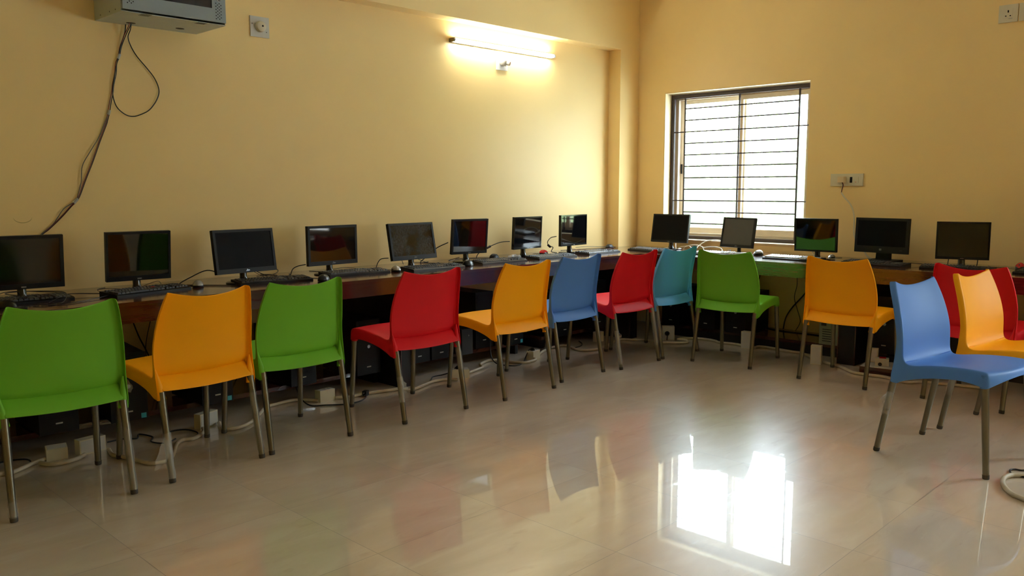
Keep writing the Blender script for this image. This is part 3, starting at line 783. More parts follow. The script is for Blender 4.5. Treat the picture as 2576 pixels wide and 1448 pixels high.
desk_cable('black lead looping behind the dusty screen keyboard', [(-2.98, -.1, .76), (-2.92, -.02, .80), (-2.82, -.04, .79), (-2.75, -.1, .755), (-2.7, -.12, .75), (-2.62, -.08, .75)], r=.0022)
desk_cable('thin black lead curled behind the slim keyboard', [(-4.08, -.28, .77), (-4.14, -.18, .78), (-4.12, -.06, .80), (-4.04, -.04, .81), (-4.0, -.12, .79), (-4.06, -.16, .77), (-4.16, -.14, .765)], r=.0022)
desk_cable('black lead crossing the desk between the first two keyboards', [(-5.36, -.2, .757), (-5.25, -.2, .76), (-5.16, -.25, .757), (-5.1, -.34, .757), (-5.24, -.44, .75), (-5.36, -.5, .75), (-5.44, -.46, .75)], r=.0024)
desk_cable('black coil lying over the leftmost keyboard', [(-5.52, -.30, .782), (-5.56, -.22, .79), (-5.48, -.18, .79), (-5.36, -.24, .787), (-5.32, -.34, .782), (-5.37, -.45, .752), (-5.45, -.5, .75), (-5.5, -.44, .752)], r=.0022)
# white tangle in front of the window
for i, (lab, pts) in enumerate([
  ('white lead arching high in front of the window sill', [(-.50, -.98, .76), (-.42, -.96, .80), (-.34, -1.0, .845), (-.26, -1.08, .85), (-.2, -1.16, .80)]),
  ('white loop standing beside the teal chair top', [(-.45, -.83, .75), (-.45, -.85, .79), (-.42, -.92, .81), (-.40, -.99, .795), (-.42, -1.02, .755)]),
  ('white lead curling below the corner monitor', [(-.22, -.6, .80), (-.3, -.66, .76), (-.34, -.74, .78), (-.34, -.82, .79), (-.4, -.9, .76), (-.45, -.95, .752)]),
  ('white lead bowing down to the pale keyboard', [(-.42, -1.0, .79), (-.38, -1.08, .80), (-.38, -1.16, .79), (-.42, -1.2, .755)])]):
    desk_cable(lab, pts, m=M_white, r=.0042)
desk_cable('white power lead beside the stand of the monitor mirroring green', [(-.38, -1.97, .83), (-.33, -1.95, .80), (-.34, -1.98, .765), (-.4, -2.08, .755), (-.36, -2.16, .755)], m=M_white, r=.004)
desk_cable('thin lead curled at the right end of the keyboard under the wide monitor', [(-.45, -2.72, .765), (-.4, -2.78, .76), (-.36, -2.84, .752), (-.42, -2.88, .75), (-.47, -2.85, .75)], r=.0022)
desk_cable('left support lead hanging under the bluish monitor', [(-.4, -2.98, .83), (-.36, -2.96, .79), (-.34, -2.95, .75)], r=.003)
desk_cable('right support lead hanging under the bluish monitor', [(-.4, -3.16, .83), (-.37, -3.15, .79), (-.35, -3.14, .75)], r=.003)
# three-pin plug among the white leads
pg = thing('power_plug', 'small black plug with pins up on the desk below the window', 'plug', (-.38, -1.24, TZ), .3)
bm = bmesh.new(); box(bm, -.018, .018, -.02, .02, 0, .02); obj('plug_body', bm, M_black, pg, bevel=.004)
bm = bmesh.new()
for q in ((-.01, -.008), (.01, -.008), (0, .009)): cyl(bm, (q[0], q[1], .02), .003, .018, 8)
obj('pins', bm, M_silver, pg)

# crumpled clear plastic by two monitors
def crumple(x, y, s, label, seed):
    rnd = random.Random(seed); bm = bmesh.new(); bmesh.ops.create_icosphere(bm, subdivisions=3, radius=1)
    for v in bm.verts:
        k = .65+.5*rnd.random(); v.co = Vector((v.co.x*s*k, v.co.y*s*.7*k, max(0, v.co.z*.45*s*k)+.001))
    o = obj('plastic_wrapper', bm, M_film, None); o.location = (x, y, TZ+.0); tag(o, label, 'wrapper')
crumple(-1.93, -.20, .07, 'crumpled clear wrapper left of the thin monitor stand', 1)
crumple(-1.14, -.29, .05, 'crumpled clear wrapper at the foot of the last monitor before the column', 2)

# ------------------------------------------------------------------ system units and other boxes under the desk
def tower(x, y, ang, label, W=.18, Hh=.36, D=.40, z=.096, face=0, led=(200, 60, 40), sticker=False, m=None):
    m = m or M_black
    o = thing('system_unit', label, 'computer tower', (x, y, z), radians(ang), 'computer towers under the desk')
    bm = bmesh.new(); box(bm, -W/2, W/2, .012, D, .008, Hh); obj('case', bm, m, o, bevel=.003)
    bm = bmesh.new(); box(bm, -W/2-.001, W/2+.001, 0, .014, .004, Hh+.001); fp = obj('front_panel', bm, m, o, bevel=.004)
    bm = bmesh.new()
    for k in (0, 1): box(bm, -W/2+.016, W/2-.016, -.002, .003, Hh-.055-k*.047, Hh-.018-k*.047)
    obj('drive_bay', bm, m, o, bevel=.001)
    bm = bmesh.new(); cyl(bm, (0, -.003, Hh*.52), .011, .006, 18, 'Y'); b_ = obj('power_button', bm, M_silver, o, smooth=True)
    bm = bmesh.new(); box(bm, -.016, .016, -.0015, .002, Hh*.14, Hh*.14+.007); obj('maker_badge', bm, M_label, o)
    bm = bmesh.new()
    for k in range(7): box(bm, -W/2+.03, W/2-.03, -.001, .001, Hh*.2+k*.011, Hh*.2+k*.011+.004)
    obj('vent_slots', bm, M_hole, o)
    if sticker:
        bm = bmesh.new(); box(bm, W/2-.034, W/2-.008, -.0012, .001, .01, .036); s = obj('sticker', bm, M_blue, o); s['label'] = 'cyan sticker'
    bm = bmesh.new()
    for sx in (-1, 1):
        for yy in (.05, D-.05): cyl(bm, (sx*(W/2-.025), yy, 0), .012, .01, 12)
    obj('feet', bm, M_cap, o)
    return o
tower(-5.42, -.44, 0, 'black tower behind the leftmost green chair legs', sticker=False)
tower(-5.09, -.47, -6, 'black tower with a cyan sticker between the green and yellow chairs', sticker=True)
tower(-4.60, -.46, 0, 'black tower with a cyan sticker behind the yellow chair legs', sticker=True)
tower(-4.02, -.42, 3, 'black tower behind the second green chair')
tower(-3.56, -.46, 0, 'black tower seen under the red chair seat, beside the black partition')
tower(-3.10, -.42, 0, 'left one of two black towers behind the red chair back legs', Hh=.33)
tower(-2.90, -.42, 0, 'right one of two black towers behind the red chair back legs', Hh=.33, face=1)
tower(-2.40, -.34, 0, 'tall black tower behind the yellow chair near the middle', Hh=.43, D=.43)
tower(-2.14, -.42, 4, 'small black tower with a cyan sticker low behind the middle yellow chair', Hh=.3, sticker=True)
tower(-1.58, -.44, 0, 'black tower behind the slate blue chair legs', Hh=.36)
tower(-1.10, -.42, 0, 'tall dark tower seen between the slate blue and corner red chairs', Hh=.42)
tower(-.52, -.76, -90, 'black tower behind the teal chair legs in the corner', Hh=.34)
tower(-.50, -1.10, -90, 'dark plain tower left of its twin behind the green chair', Hh=.36, face=1)
tower(-.51, -1.39, -90, 'black tower whose round button shows under the green chair', Hh=.34)
tower(-.54, -2.61, -88, 'black tower with two pale badges right of the yellow chair', Hh=.42)
tower(-.53, -3.03, -90, 'black tower behind the legs of the red chair at the right', Hh=.36)
tower(-.52, -3.75, -90, 'black tower near the right edge behind the yellow side-on chair', Hh=.38)
# beige tower standing back to front
o = thing('system_unit', 'old beige tower turned round so its port panel shows', 'computer tower', (-.50, -2.19, .096), radians(-90), 'computer towers under the desk')
bm = bmesh.new(); box(bm, -.088, .088, .01, .42, .004, .40); obj('case', bm, M_beige, o, bevel=.003)
bm = bmesh.new(); box(bm, -.084, .084, .004, .012, .008, .396); pn = obj('rear_panel', bm, M_beige, o, bevel=.001)
for k, (a, b_, c, d) in enumerate([(-.07, .07, .30, .38), (-.07, -.02, .24, .28), (-.07, -.02, .19, .225), (-.07, -.03, .15, .175)]):
    bm = bmesh.new(); box(bm, a, b_, .001, .005, c, d); obj('port_block', bm, M_dark, o)
bm = bmesh.new()
for k in range(6): box(bm, -.06, .03, .002, .006, .03+k*.018, .036+k*.018)
obj('expansion_slots', bm, M_dark, o)
bm = bmesh.new(); box(bm, .03, .07, .001, .005, .2, .26); obj('paper_label', bm, M_label, o)
# power backup unit
o = thing('power_backup_unit', 'squat black backup power box beside the yellow chair seat', 'power supply', (-2.66, -.43, .096), 0)
bm = bmesh.new(); box(bm, -.055, .055, .006, .31, 0, .19); obj('case', bm, M_black, o, bevel=.004)
bm = bmesh.new(); box(bm, -.054, .054, 0, .008, .003, .187); obj('front_panel', bm, M_dark, o, bevel=.003)
bm = bmesh.new(); cyl(bm, (.012, -.003, .14), .006, .005, 12, 'Y'); obj('power_button', bm, M_silver, o, smooth=True)

# ------------------------------------------------------------------ extension boxes and floor cables
def socket_box(x, y, ang, label, W=.092, D=.05, Hh=.065, tilt=0, plug=None, face='top', z=0, sockets=True):
    o = thing('extension_box', label, 'socket box', (x, y, z), radians(ang), 'white extension boxes on the floor')
    M_ = Matrix.Rotation(radians(tilt), 4, 'X')
    bm = bmesh.new(); box(bm, -W/2, W/2, 0, D, 0, Hh, M_); obj('box', bm, M_white, o, bevel=.004)
    bm = bmesh.new()
    if face == 'top':
        box(bm, -W/2+.006, W/2-.006, .006, D-.006, Hh, Hh+.0015, M_); obj('cover_plate', bm, M_plate, o, bevel=.0005)
        if sockets:
            bm = bmesh.new()
            for q in ((-.02, D*.35), (0, D*.65), (-.008, D*.3), (.024, D*.3), (.024, D*.6)): box(bm, q[0]-.002, q[0]+.002, q[1]-.003, q[1]+.003, Hh+.0015, Hh+.0022, M_)
            obj('socket_holes', bm, M_hole, o)
    else:
        box(bm, -W/2+.006, W/2-.006, -.0015, 0, .006, Hh-.006, M_); obj('cover_plate', bm, M_plate, o, bevel=.0005)
    if plug == 'front':
        bm = bmesh.new(); cyl(bm, (-.01, -.035, Hh*.5), .012, .034, 12, 'Y', r2=.021, M=M_); tube(bm, [(-.01, -.03, Hh*.5), (-.012, -.045, Hh*.3), (-.015, -.05, .006)], .004, 8); p = obj('plug', bm, M_black, o, smooth=True)
    if plug == 'top':
        bm = bmesh.new(); cyl(bm, (-.012, D*.5, Hh), .02, .022, 12, 'Z', r2=.012, M=M_); p = obj('plug', bm, M_black, o, smooth=True)
    return o
socket_box(-5.475, -.56, -12, 'white box lying tilted on the floor between the legs of the leftmost green chair', sockets=False, tilt=8, Hh=.06, D=.06)
socket_box(-5.31, -.56, 8, 'white box standing behind a front leg of the leftmost green chair', W=.13, face='f', Hh=.075, D=.05)
socket_box(-4.70, -.55, 20, 'white box on the floor seen between the yellow chair legs', W=.13, Hh=.085, D=.045, face='f')
socket_box(-3.925, -.53, 3, 'white box with two sockets on top below the second green chair', W=.11, Hh=.07, D=.055)
socket_box(-2.935, -.66, -32, 'white box with a plug behind the back leg of the red chair', W=.12, Hh=.06, plug='top', D=.07)
socket_box(-2.085, -.59, 14, 'white box with a black plug on top under the slate blue chair', W=.105, Hh=.065, plug='top', D=.06)
socket_box(-1.17, -.49, 0, 'white box half hidden behind legs of the corner red chair', W=.085, Hh=.085)
socket_box(-.70, -.86, -52, 'white cube-like box with a black plug in its face under the teal chair', W=.105, Hh=.115, D=.075, plug='front', face='f')
socket_box(-.60, -1.54, -88, 'tall white box behind the back leg of the green chair', W=.085, D=.05, Hh=.14, face='f')
socket_box(-.80, -2.22, -75, 'tall narrow white box left of the partition on the right', W=.075, D=.055, Hh=.14, face='f')
# low block with two adapters right of the partition
bm = bmesh.new(); box(bm, -.13, .13, -.12, .12, 0, .055)
pb = thing('plinth_block', 'low dark red block on the floor carrying two white adapters', 'block', (-.74, -2.68, 0), radians(8))
obj('block', bm, M_lam, pb, bevel=.003); bm = bmesh.new(); box(bm, -.128, .128, -.118, .118, .055, .057); obj('top_sheet', bm, M_plate, pb)
socket_box(-.70, -2.60, -80, 'upright pale box at the left on the low dark red block', W=.06, D=.035, Hh=.10, z=.058, face='f')
ad = thing('power_adapter', 'white adapter with a red top on the low dark red block', 'adapter', (-.80, -2.70, .0585), radians(-70))
bm = bmesh.new(); box(bm, -.045, .045, 0, .06, 0, .052); obj('body', bm, M_white, ad, bevel=.01)
bm = bmesh.new(); box(bm, -.018, .026, .015, .05, .051, .058); obj('switch', bm, M_red, ad, bevel=.004)
bm = bmesh.new(); cyl(bm, (-.012, -.001, .012), .013, .004, 14, 'Y'); obj('cord_hole', bm, M_dark, ad)

FL = {
'w0': [(-5.9, -.62), (-5.735, -.622), (-5.708, -.639), (-5.653, -.612), (-5.593, -.569), (-5.523, -.532)],
'w1': [(-5.557, -.58), (-5.525, -.64), (-5.472, -.653), (-5.409, -.636), (-5.364, -.6)],
'w2': [(-5.25, -.6), (-5.269, -.696), (-5.25, -.744), (-5.226, -.839), (-5.198, -.951), (-5.156, -.981), (-5.118, -.979), (-5.062, -.91), (-4.976, -.759), (-4.919, -.707), (-4.871, -.724), (-4.79, -.66), (-4.75, -.58)],
'w3': [(-4.64, -.54), (-4.679, -.668), (-4.608, -.705), (-4.502, -.648), (-4.381, -.523), (-4.29, -.428), (-4.198, -.404), (-4.09, -.395), (-4.025, -.45), (-3.985, -.52)],
'w4': [(-3.87, -.53), (-3.794, -.573), (-3.663, -.578), (-3.509, -.62), (-3.445, -.64), (-3.426, -.711), (-3.3, -.677), (-3.157, -.629), (-3.054, -.644), (-3.0, -.70)],
'w5': [(-2.87, -.62), (-2.698, -.571), (-2.621, -.547), (-2.559, -.46), (-2.425, -.40), (-2.384, -.42), (-2.33, -.46), (-2.328, -.577), (-2.284, -.654), (-2.158, -.643), (-2.13, -.6)],
'w6': [(-2.03, -.55), (-1.856, -.452), (-1.638, -.39), (-1.56, -.44), (-1.62, -.60), (-1.59, -.679), (-1.506, -.713), (-1.389, -.692), (-1.2, -.63), (-1.057, -.585), (-.985, -.60), (-.96, -.66), (-.921, -.72), (-.885, -.78), (-.882, -.83), (-.892, -.907), (-.863, -.961), (-.80, -1.04), (-.741, -1.071), (-.68, -1.04), (-.655, -.98), (-.67, -.93)],
'w7': [(-.64, -.93), (-.55, -.98), (-.50, -1.07), (-.50, -1.15), (-.52, -1.22), (-.56, -1.28), (-.53, -1.36), (-.53, -1.44), (-.57, -1.5)],
'w8': [(-.56, -1.60), (-.49, -1.60), (-.48, -1.68), (-.50, -1.80), (-.51, -1.9), (-.51, -1.97), (-.60, -2.08), (-.74, -2.19)],
'w9': [(-.72, -2.25), (-.76, -2.33), (-.80, -2.409), (-.87, -2.49), (-.93, -2.56), (-.93, -2.66), (-.92, -2.76), (-.95, -2.85), (-.975, -2.933), (-.90, -3.0), (-.87, -3.08), (-.84, -3.194), (-.80, -3.384)],
'w10': [(-2.45, -4.02), (-2.529, -3.954), (-2.556, -3.933), (-2.613, -3.921), (-2.693, -3.935), (-2.763, -3.965), (-2.819, -4.005), (-2.85, -4.054), (-2.878, -4.095), (-2.86, -4.2), (-2.75, -4.25)],
}
WL = {'w0': 'thick white cable end reaching the tilted white box at the far left', 'w1': 'thick white cable between the two leftmost white boxes',
 'w2': 'thick white cable sagging forward to the front legs of the yellow chair', 'w3': 'thick white cable arching behind the second green chair legs',
 'w4': 'thick white cable under the red chair passing the black partition', 'w5': 'thick white cable with an S bend under the middle yellow chair',
 'w6': 'long thick white cable under the blue and corner chairs with a hooked end', 'w7': 'white cable running from the corner box to the tall box under the green chair',
 'w8': 'white cable between the green chair and the narrow white box', 'w9': 'thick white cable winding past the right partition and the low block',
 'w10': 'thick white cable loop on the floor at the right edge'}
def ground(pts, r): return [(p[0], p[1], r+.001) for p in pts]
for k, p in FL.items(): cable('floor_cable', ground(p, .0105), .0105, M_cable, WL[k], 6, seg=10)
BL = [('black cord coiled on the floor at the far left', [(-5.9, -.56), (-5.724, -.58), (-5.662, -.59), (-5.605, -.567), (-5.575, -.497), (-5.587, -.442), (-5.648, -.413), (-5.72, -.42)]),
 ('black cord looping beside the clear film of the yellow chair', [(-5.202, -.446), (-5.124, -.445), (-5.068, -.487), (-5.03, -.42), (-5.0, -.52), (-5.04, -.60), (-5.0, -.68), (-4.93, -.64)]),
 ('black cord lying before the white box at the yellow chair', [(-4.92, -.50), (-4.86, -.49), (-4.81, -.53), (-4.80, -.62), (-4.84, -.68)]),
 ('black cord hooked on the floor at the right edge', [(-2.3, -4.0), (-2.416, -3.953), (-2.43, -3.92), (-2.454, -3.907), (-2.491, -3.915), (-2.523, -3.943), (-2.515, -3.985), (-2.46, -4.05)])]
for lab, p in BL: cable('black_cable', ground(p, .004), .004, M_bcable, lab, 6)
# cord with a loose plug below the red chair
c = cable('black_cable', [(-4.06, -.24, .17), (-4.07, -.38, .12), (-4.08, -.47, .04), (-4.07, -.56, .006), (-4.0, -.62, .005), (-3.9, -.69, .005), (-3.8, -.69, .005), (-3.72, -.64, .005), (-3.69, -.6, .012)], .0042, M_bcable, 'black cord ending in a loose plug left of the red chair front leg', 6)
bm = bmesh.new(); R_ = Matrix.Translation((-3.685, -.59, .018)) @ Matrix.Rotation(.5, 4, 'Z')
box(bm, -.02, .02, -.014, .014, -.016, .016, R_); p = obj('plug', bm, M_black, c, bevel=.004)
bm = bmesh.new()
for q in ((-.008, .008), (-.008, -.008), (.006, 0)): cyl(bm, (-.034, q[1], q[0]), .0028, .016, 8, 'X', M=R_)
obj('pins', bm, M_silver, p)
cable('black_cable', [(-3.30, -.66, .005), (-3.25, -.65, .005), (-3.212, -.63, .005), (-3.12, -.56, .005), (-3.05, -.50, .005), (-2.97, -.50, .005), (-2.94, -.56, .03), (-2.94, -.62, .075), (-2.93, -.64, .085)], .0042, M_bcable, 'black cord rising to the plug on the white box behind the red chair', 6)
cable('black_cable', [(-2.36, -.345, .25), (-2.37, -.37, .16), (-2.41, -.42, .05), (-2.43, -.50, .005), (-2.42, -.62, .005), (-2.36, -.66, .005), (-2.24, -.60, .005), (-2.18, -.56, .02), (-2.13, -.55, .07), (-2.10, -.56, .085)], .0042, M_bcable, 'black cord from the tall tower to the plugged white box', 6)
cable('black_cable', ground([(-1.60, -.50), (-1.53, -.52), (-1.44, -.50), (-1.36, -.44), (-1.30, -.36)], .004), .004, M_bcable, 'short black cord on the floor under the slate blue chair', 6)
# cords hanging under the desk
def hang(label, pts, r=.0032, m=M_bcable): cable('hanging_cord', pts, r, m, label, 6)
hang('straight black cord down the wall between green and yellow chairs, left one', [(-4.90, .10, .636), (-4.90, .11, .45), (-4.88, .10, .25), (-4.89, .08, .10)])
hang('slanting black cord down the wall between green and yellow chairs', [(-4.86, .10, .636), (-4.80, .11, .45), (-4.74, .11, .30), (-4.70, .10, .10)], .0042)
hang('curved thin cord down the wall beside the left yellow chair', [(-4.69, .10, .636), (-4.73, .11, .5), (-4.76, .11, .36), (-4.75, .10, .22), (-4.72, .08, .10)], .0024)
hang('thin cord bending down the wall beside the second green chair', [(-4.20, .10, .636), (-4.25, .11, .5), (-4.32, .11, .33), (-4.26, .10, .22), (-4.2, .09, .10)], .003)
hang('pair-like thin cord below the desk between red and middle yellow chairs', [(-2.93, .10, .636), (-2.92, .11, .5), (-2.89, .11, .38), (-2.90, .1, .22), (-2.9, .08, .10)], .003)
hang('short black cord below the desk left of the middle yellow chair', [(-2.42, .1, .636), (-2.36, .11, .56), (-2.30, .1, .44), (-2.3, .02, .40)], .0036)
hang('thick black cord bowing down the wall right of the green chair', [(-.04, -1.86, .636), (-.03, -1.82, .54), (-.03, -1.76, .42), (-.03, -1.66, .30), (-.03, -1.60, .20), (-.05, -1.59, .10)], .006)
hang('thin black cord wriggling down the wall right of the green chair', [(-.04, -1.68, .636), (-.03, -1.69, .5), (-.03, -1.67, .38), (-.03, -1.70, .28), (-.03, -1.73, .18), (-.05, -1.70, .10)], .0028)
hang('black cord dropping from the desk behind the green chair seat', [(-.04, -1.42, .636), (-.03, -1.36, .58), (-.03, -1.34, .5), (-.03, -1.345, .36), (-.03, -1.42, .30), (-.04, -1.43, .18), (-.05, -1.41, .10)], .004)
cable('black_cable', [(-.08, -1.45, .1), (-.12, -1.55, .1), (-.14, -1.7, .1), (-.12, -1.85, .1), (-.14, -2.0, .1), (-.12, -2.1, .1)], .004, M_bcable, 'black cord lying along the shelf below the window', 6)

# ------------------------------------------------------------------ things on the left wall
# network cabinet
CX0, CX1, CZ, CY = -4.932, -4.348, 2.231, -.237
cab = thing('wall_cabinet', 'grey steel wall cabinet with a glazed door, high on the left wall', 'cabinet', ((CX0+CX1)/2, YW, CZ))
def cb(name, m, x0, x1, y0, y1, z0, z1, bevel=.002, parent=None):
    bm = bmesh.new(); box(bm, x0-(CX0+CX1)/2, x1-(CX0+CX1)/2, y0-YW, y1-YW, z0-CZ, z1-CZ); return obj(name, bm, m, parent or cab, bevel=bevel)
bm = bmesh.new(); hw = (CX1-CX0)/2; dd = CY-YW; CH_ = .50; t = .004
for q in ((-hw, hw, dd, -.001, 0, t), (-hw, hw, dd, -.001, CH_-t, CH_), (-hw, -hw+t, dd, -.001, t, CH_-t), (hw-t, hw, dd, -.001, t, CH_-t), (-hw+t, hw-t, -.006, -.001, t, CH_-t)):
    box(bm, *q)
obj('body', bm, M_cab, cab)
dz0, dz1 = .012, CH_-.012; y0, y1 = dd-.016, dd-.002
bm = bmesh.new(); wx0, wx1, wz0, wz1 = -hw+.085, hw-.085, .085, CH_-.085
for q in ((-hw+.004, wx0), (wx1, hw-.004)): box(bm, q[0], q[1], y0, y1, dz0, dz1)
box(bm, wx0, wx1, y0, y1, dz0, wz0); box(bm, wx0, wx1, y0, y1, wz1, dz1)
door = obj('door', bm, M_cabd, cab, bevel=.0008)
bm = bmesh.new(); box(bm, wx0-.002, wx1+.002, y0+.006, y0+.009, wz0-.002, wz1+.002)
gm, gnt, gb = node_mat('smoked_glass'); gb.inputs['Base Color'].default_value = (.03, .02, .015, 1); gb.inputs['Roughness'].default_value = .05; gb.inputs['Alpha'].default_value = .75
obj('door_pane', bm, gm, door)
bm = bmesh.new(); tube(bm, [(hw-.045, y0+.001, .135), (hw-.045, y0-.004, .135)], .011, 16); obj('lock', bm, M_silver, door, smooth=True)
bm = bmesh.new(); tube(bm, [(hw-.045, y0-.003, .135), (hw-.045, y0-.006, .135)], .004, 10); obj('keyhole', bm, M_hole, door, smooth=True)
bm = bmesh.new()
for r in range(11):
    for c in range(4):
        if (r+c) % 2 == 0: x_ = hw-.062+c*.010; box(bm, x_-.0028, x_+.0028, y0-.0008, y0+.001, .03+r*.0085-.0028, .03+r*.0085+.0028)
        if (r+c) % 2 == 0: x_ = -hw+.03+c*.010; box(bm, x_-.0028, x_+.0028, y0-.0008, y0+.001, .045+r*.0085-.0028, .045+r*.0085+.0028)
obj('perforations', bm, M_hole, door)
bm = bmesh.new()
for cx in (-hw+.135, hw-.135):
    for k in range(7): box(bm, cx-.024+k*.008-.0012, cx-.024+k*.008+.0012, dd-.0006, dd+.05, -.0008, .002)
obj('vent_slits', bm, M_hole, cab)
bm = bmesh.new()
for (x_, y_, r_) in ((-4.766-(CX0+CX1)/2, .055-YW, .026), (-4.50-(CX0+CX1)/2, .02-YW, .025)): 
    n0 = len(bm.verts); cyl(bm, (x_, y_, -.0012), r_, .003, 24)
    bm.verts.ensure_lookup_table()
    for v in bm.verts[n0:]: v.co.y = y_+(v.co.y-y_)*.75
obj('cable_ports', bm, M_hole, cab)
bm = bmesh.new()
for y_ in (-.30, -.22, -.09): cyl(bm, (-hw-.001, y_, .018), .004, .003, 8, 'X')
obj('rivets', bm, M_dark, cab)
# cables hanging from it
yy = YW-.012
main = [(-4.766, .05, 2.26), (-4.771, .06, 2.22), (-4.783, .10, 2.17), (-4.803, yy, 2.104), (-4.816, yy, 2.049), (-4.833, yy, 2.009), (-4.84, yy, 1.954), (-4.856, yy, 1.89), (-4.864, yy, 1.841), (-4.879, yy, 1.781), (-4.889, yy, 1.732)]
low = [(-4.901, yy, 1.69), (-4.909, yy, 1.664), (-4.949, yy, 1.569), (-4.99, yy, 1.464), (-5.039, yy, 1.35), (-5.07, yy, 1.273), (-5.091, yy, 1.237), (-5.122, yy, 1.206), (-5.163, yy, 1.161), (-5.203, yy, 1.121), (-5.243, yy, 1.084), (-5.28, yy, 1.055), (-5.33, yy-.01, 1.0)]
lowB = [(-4.893, yy, 1.712), (-4.942, yy, 1.6), (-4.997, yy, 1.511), (-5.043, yy, 1.43), (-5.055, yy, 1.34), (-5.076, yy, 1.27), (-5.091, yy-.004, 1.237), (-5.152, yy, 1.196), (-5.190, yy, 1.143), (-5.216, yy, 1.109), (-5.28, yy-.004, 1.055), (-5.33, yy-.01, 1.0)]
dr = thing('drop_cable', 'red and black twisted cable pair running from the wall cabinet down the wall', 'cable', (-4.766, YW, 2.2))
def dp(pts, dx=0): return [(p[0]+4.766+dx, p[1]-YW, p[2]-2.2) for p in pts]
cable('black_strand', dp(main, .004)+dp(low, .004), .0026, M_bcable, '', 6, dr)
cable('red_strand', dp(main, -.004)+dp(low, -.002), .0024, M_rcable, '', 6, dr)
cable('grey_strand', dp(lowB, -.004), .0024, M_gcable, '', 6, dr)
bm = bmesh.new()
for a, b_ in (((-4.812, 2.062), (-4.822, 2.035)), ((-4.885, 1.745), (-4.893, 1.72)), ((-5.083, 1.25), (-5.105, 1.225))):
    tube(bm, [(a[0]+4.766, yy-YW, a[1]-2.2), (b_[0]+4.766, yy-YW, b_[1]-2.2)], .009, 10)
obj('tape', bm, M_label, dr, smooth=True)
lp = [(-4.760, .05, 2.26), (-4.764, .07, 2.20), (-4.768, .10, 2.16)]+[(x, yy, z) for x, z in ((-4.746, 2.114), (-4.714, 2.059), (-4.662, 2.0), (-4.619, 1.944), (-4.597, 1.881), (-4.612, 1.824), (-4.659, 1.763), (-4.711, 1.732), (-4.757, 1.718), (-4.801, 1.727), (-4.843, 1.763), (-4.861, 1.816), (-4.860, 1.87), (-4.845, 1.95), (-4.828, 2.02), (-4.80, 2.12), (-4.776, 2.19), (-4.770, 2.25))]
lp = [(x, y-(.004 if i > 8 else 0), z) for i, (x, y, z) in enumerate(lp)]
cable('cable_loop', lp, .0030, M_bcable, 'black cable hanging in a wide teardrop loop below the wall cabinet', 6)

# lamp holder plates
def holder(x0, x1, z0, z1, label, tilt):
    o = thing('lamp_holder', label, 'lamp holder', ((x0+x1)/2, YW, (z0+z1)/2))
    w, h = (x1-x0)/2, (z1-z0)/2
    bm = bmesh.new(); box(bm, -w, w, -.009, -.0005, -h, h); pl = obj('mounting_plate', bm, M_plate, o, bevel=.003)
    bm = bmesh.new()
    for q in ((-w+.012, h*.25), (w-.02, -h*.45)): tube(bm, [(q[0], -.0085, q[1]), (q[0], -.0105, q[1])], .003, 8)
    obj('screws', bm, M_dark, o)
    bm = bmesh.new()
    if not tilt:
        tube(bm, [(0, -.008, 0), (0, -.02, 0), (0, -.034, 0), (0, -.041, 0), (0, -.043, 0)], [.033, .034, .031, .022, .004], 28)
        obj('socket', bm, M_white, o, smooth=True)
        bm = bmesh.new(); tube(bm, [(.002, -.042, .002), (.002, -.0445, .002)], .006, 10); obj('opening', bm, M_hole, o)
    else:
        sphere(bm, (0, -.028, 0), .036, .034, .036, 24, 16); sk = obj('socket', bm, M_plate, o, smooth=True, angle=2)
        bm = bmesh.new(); tube(bm, [(.012, -.045, -.006), (.028, -.072, -.014)], [.02, .0185], 20); obj('barrel', bm, M_plate, o, smooth=True)
        bm = bmesh.new(); tube(bm, [(.027, -.070, -.0135), (.0288, -.0735, -.0145)], .0165, 20); obj('opening', bm, mat('bulb_cap_brown', (90, 40, 34), .4), o)
        bm = bmesh.new(); tube(bm, catmull([(-.005, -.008, .09), (.004, -.015, .075), (.008, -.02, .05), (.004, -.03, .03)], 5), .0022, 8); obj('lead', bm, M_plate, o, smooth=True)
holder(-3.992, -3.861, 2.266, 2.393, 'cream round lamp holder on a square plate right of the wall cabinet', False)
holder(-1.799, -1.670, 2.272, 2.400, 'white ball-shaped lamp holder on a plate just under the tube light', True)
# tube light
tl = thing('tube_light', 'lit fluorescent tube on the left wall below the beam', 'lamp', (-1.72, YW, 2.445))
bm = bmesh.new(); box(bm, -.575, .575, -.028, -.0005, -.016, .02); obj('batten', bm, M_plate, tl, bevel=.003)
bm = bmesh.new(); tube(bm, [(-.575, -.05, 0), (.575, -.05, 0)], .0135, 18)
M_tube = emit('tube_glow', (1.0, 1.0, .88), 70)
obj('tube', bm, M_tube, tl, smooth=True)
for s in (-1, 1):
    bm = bmesh.new(); tube(bm, [(s*.574, -.05, 0), (s*.592, -.05, 0)], .0145, 16); box(bm, min(s*.575, s*.59), max(s*.575, s*.59), -.06, -.001, -.014, .014)
    obj('end_cap', bm, M_steel if s < 0 else M_plate, tl, smooth=True)

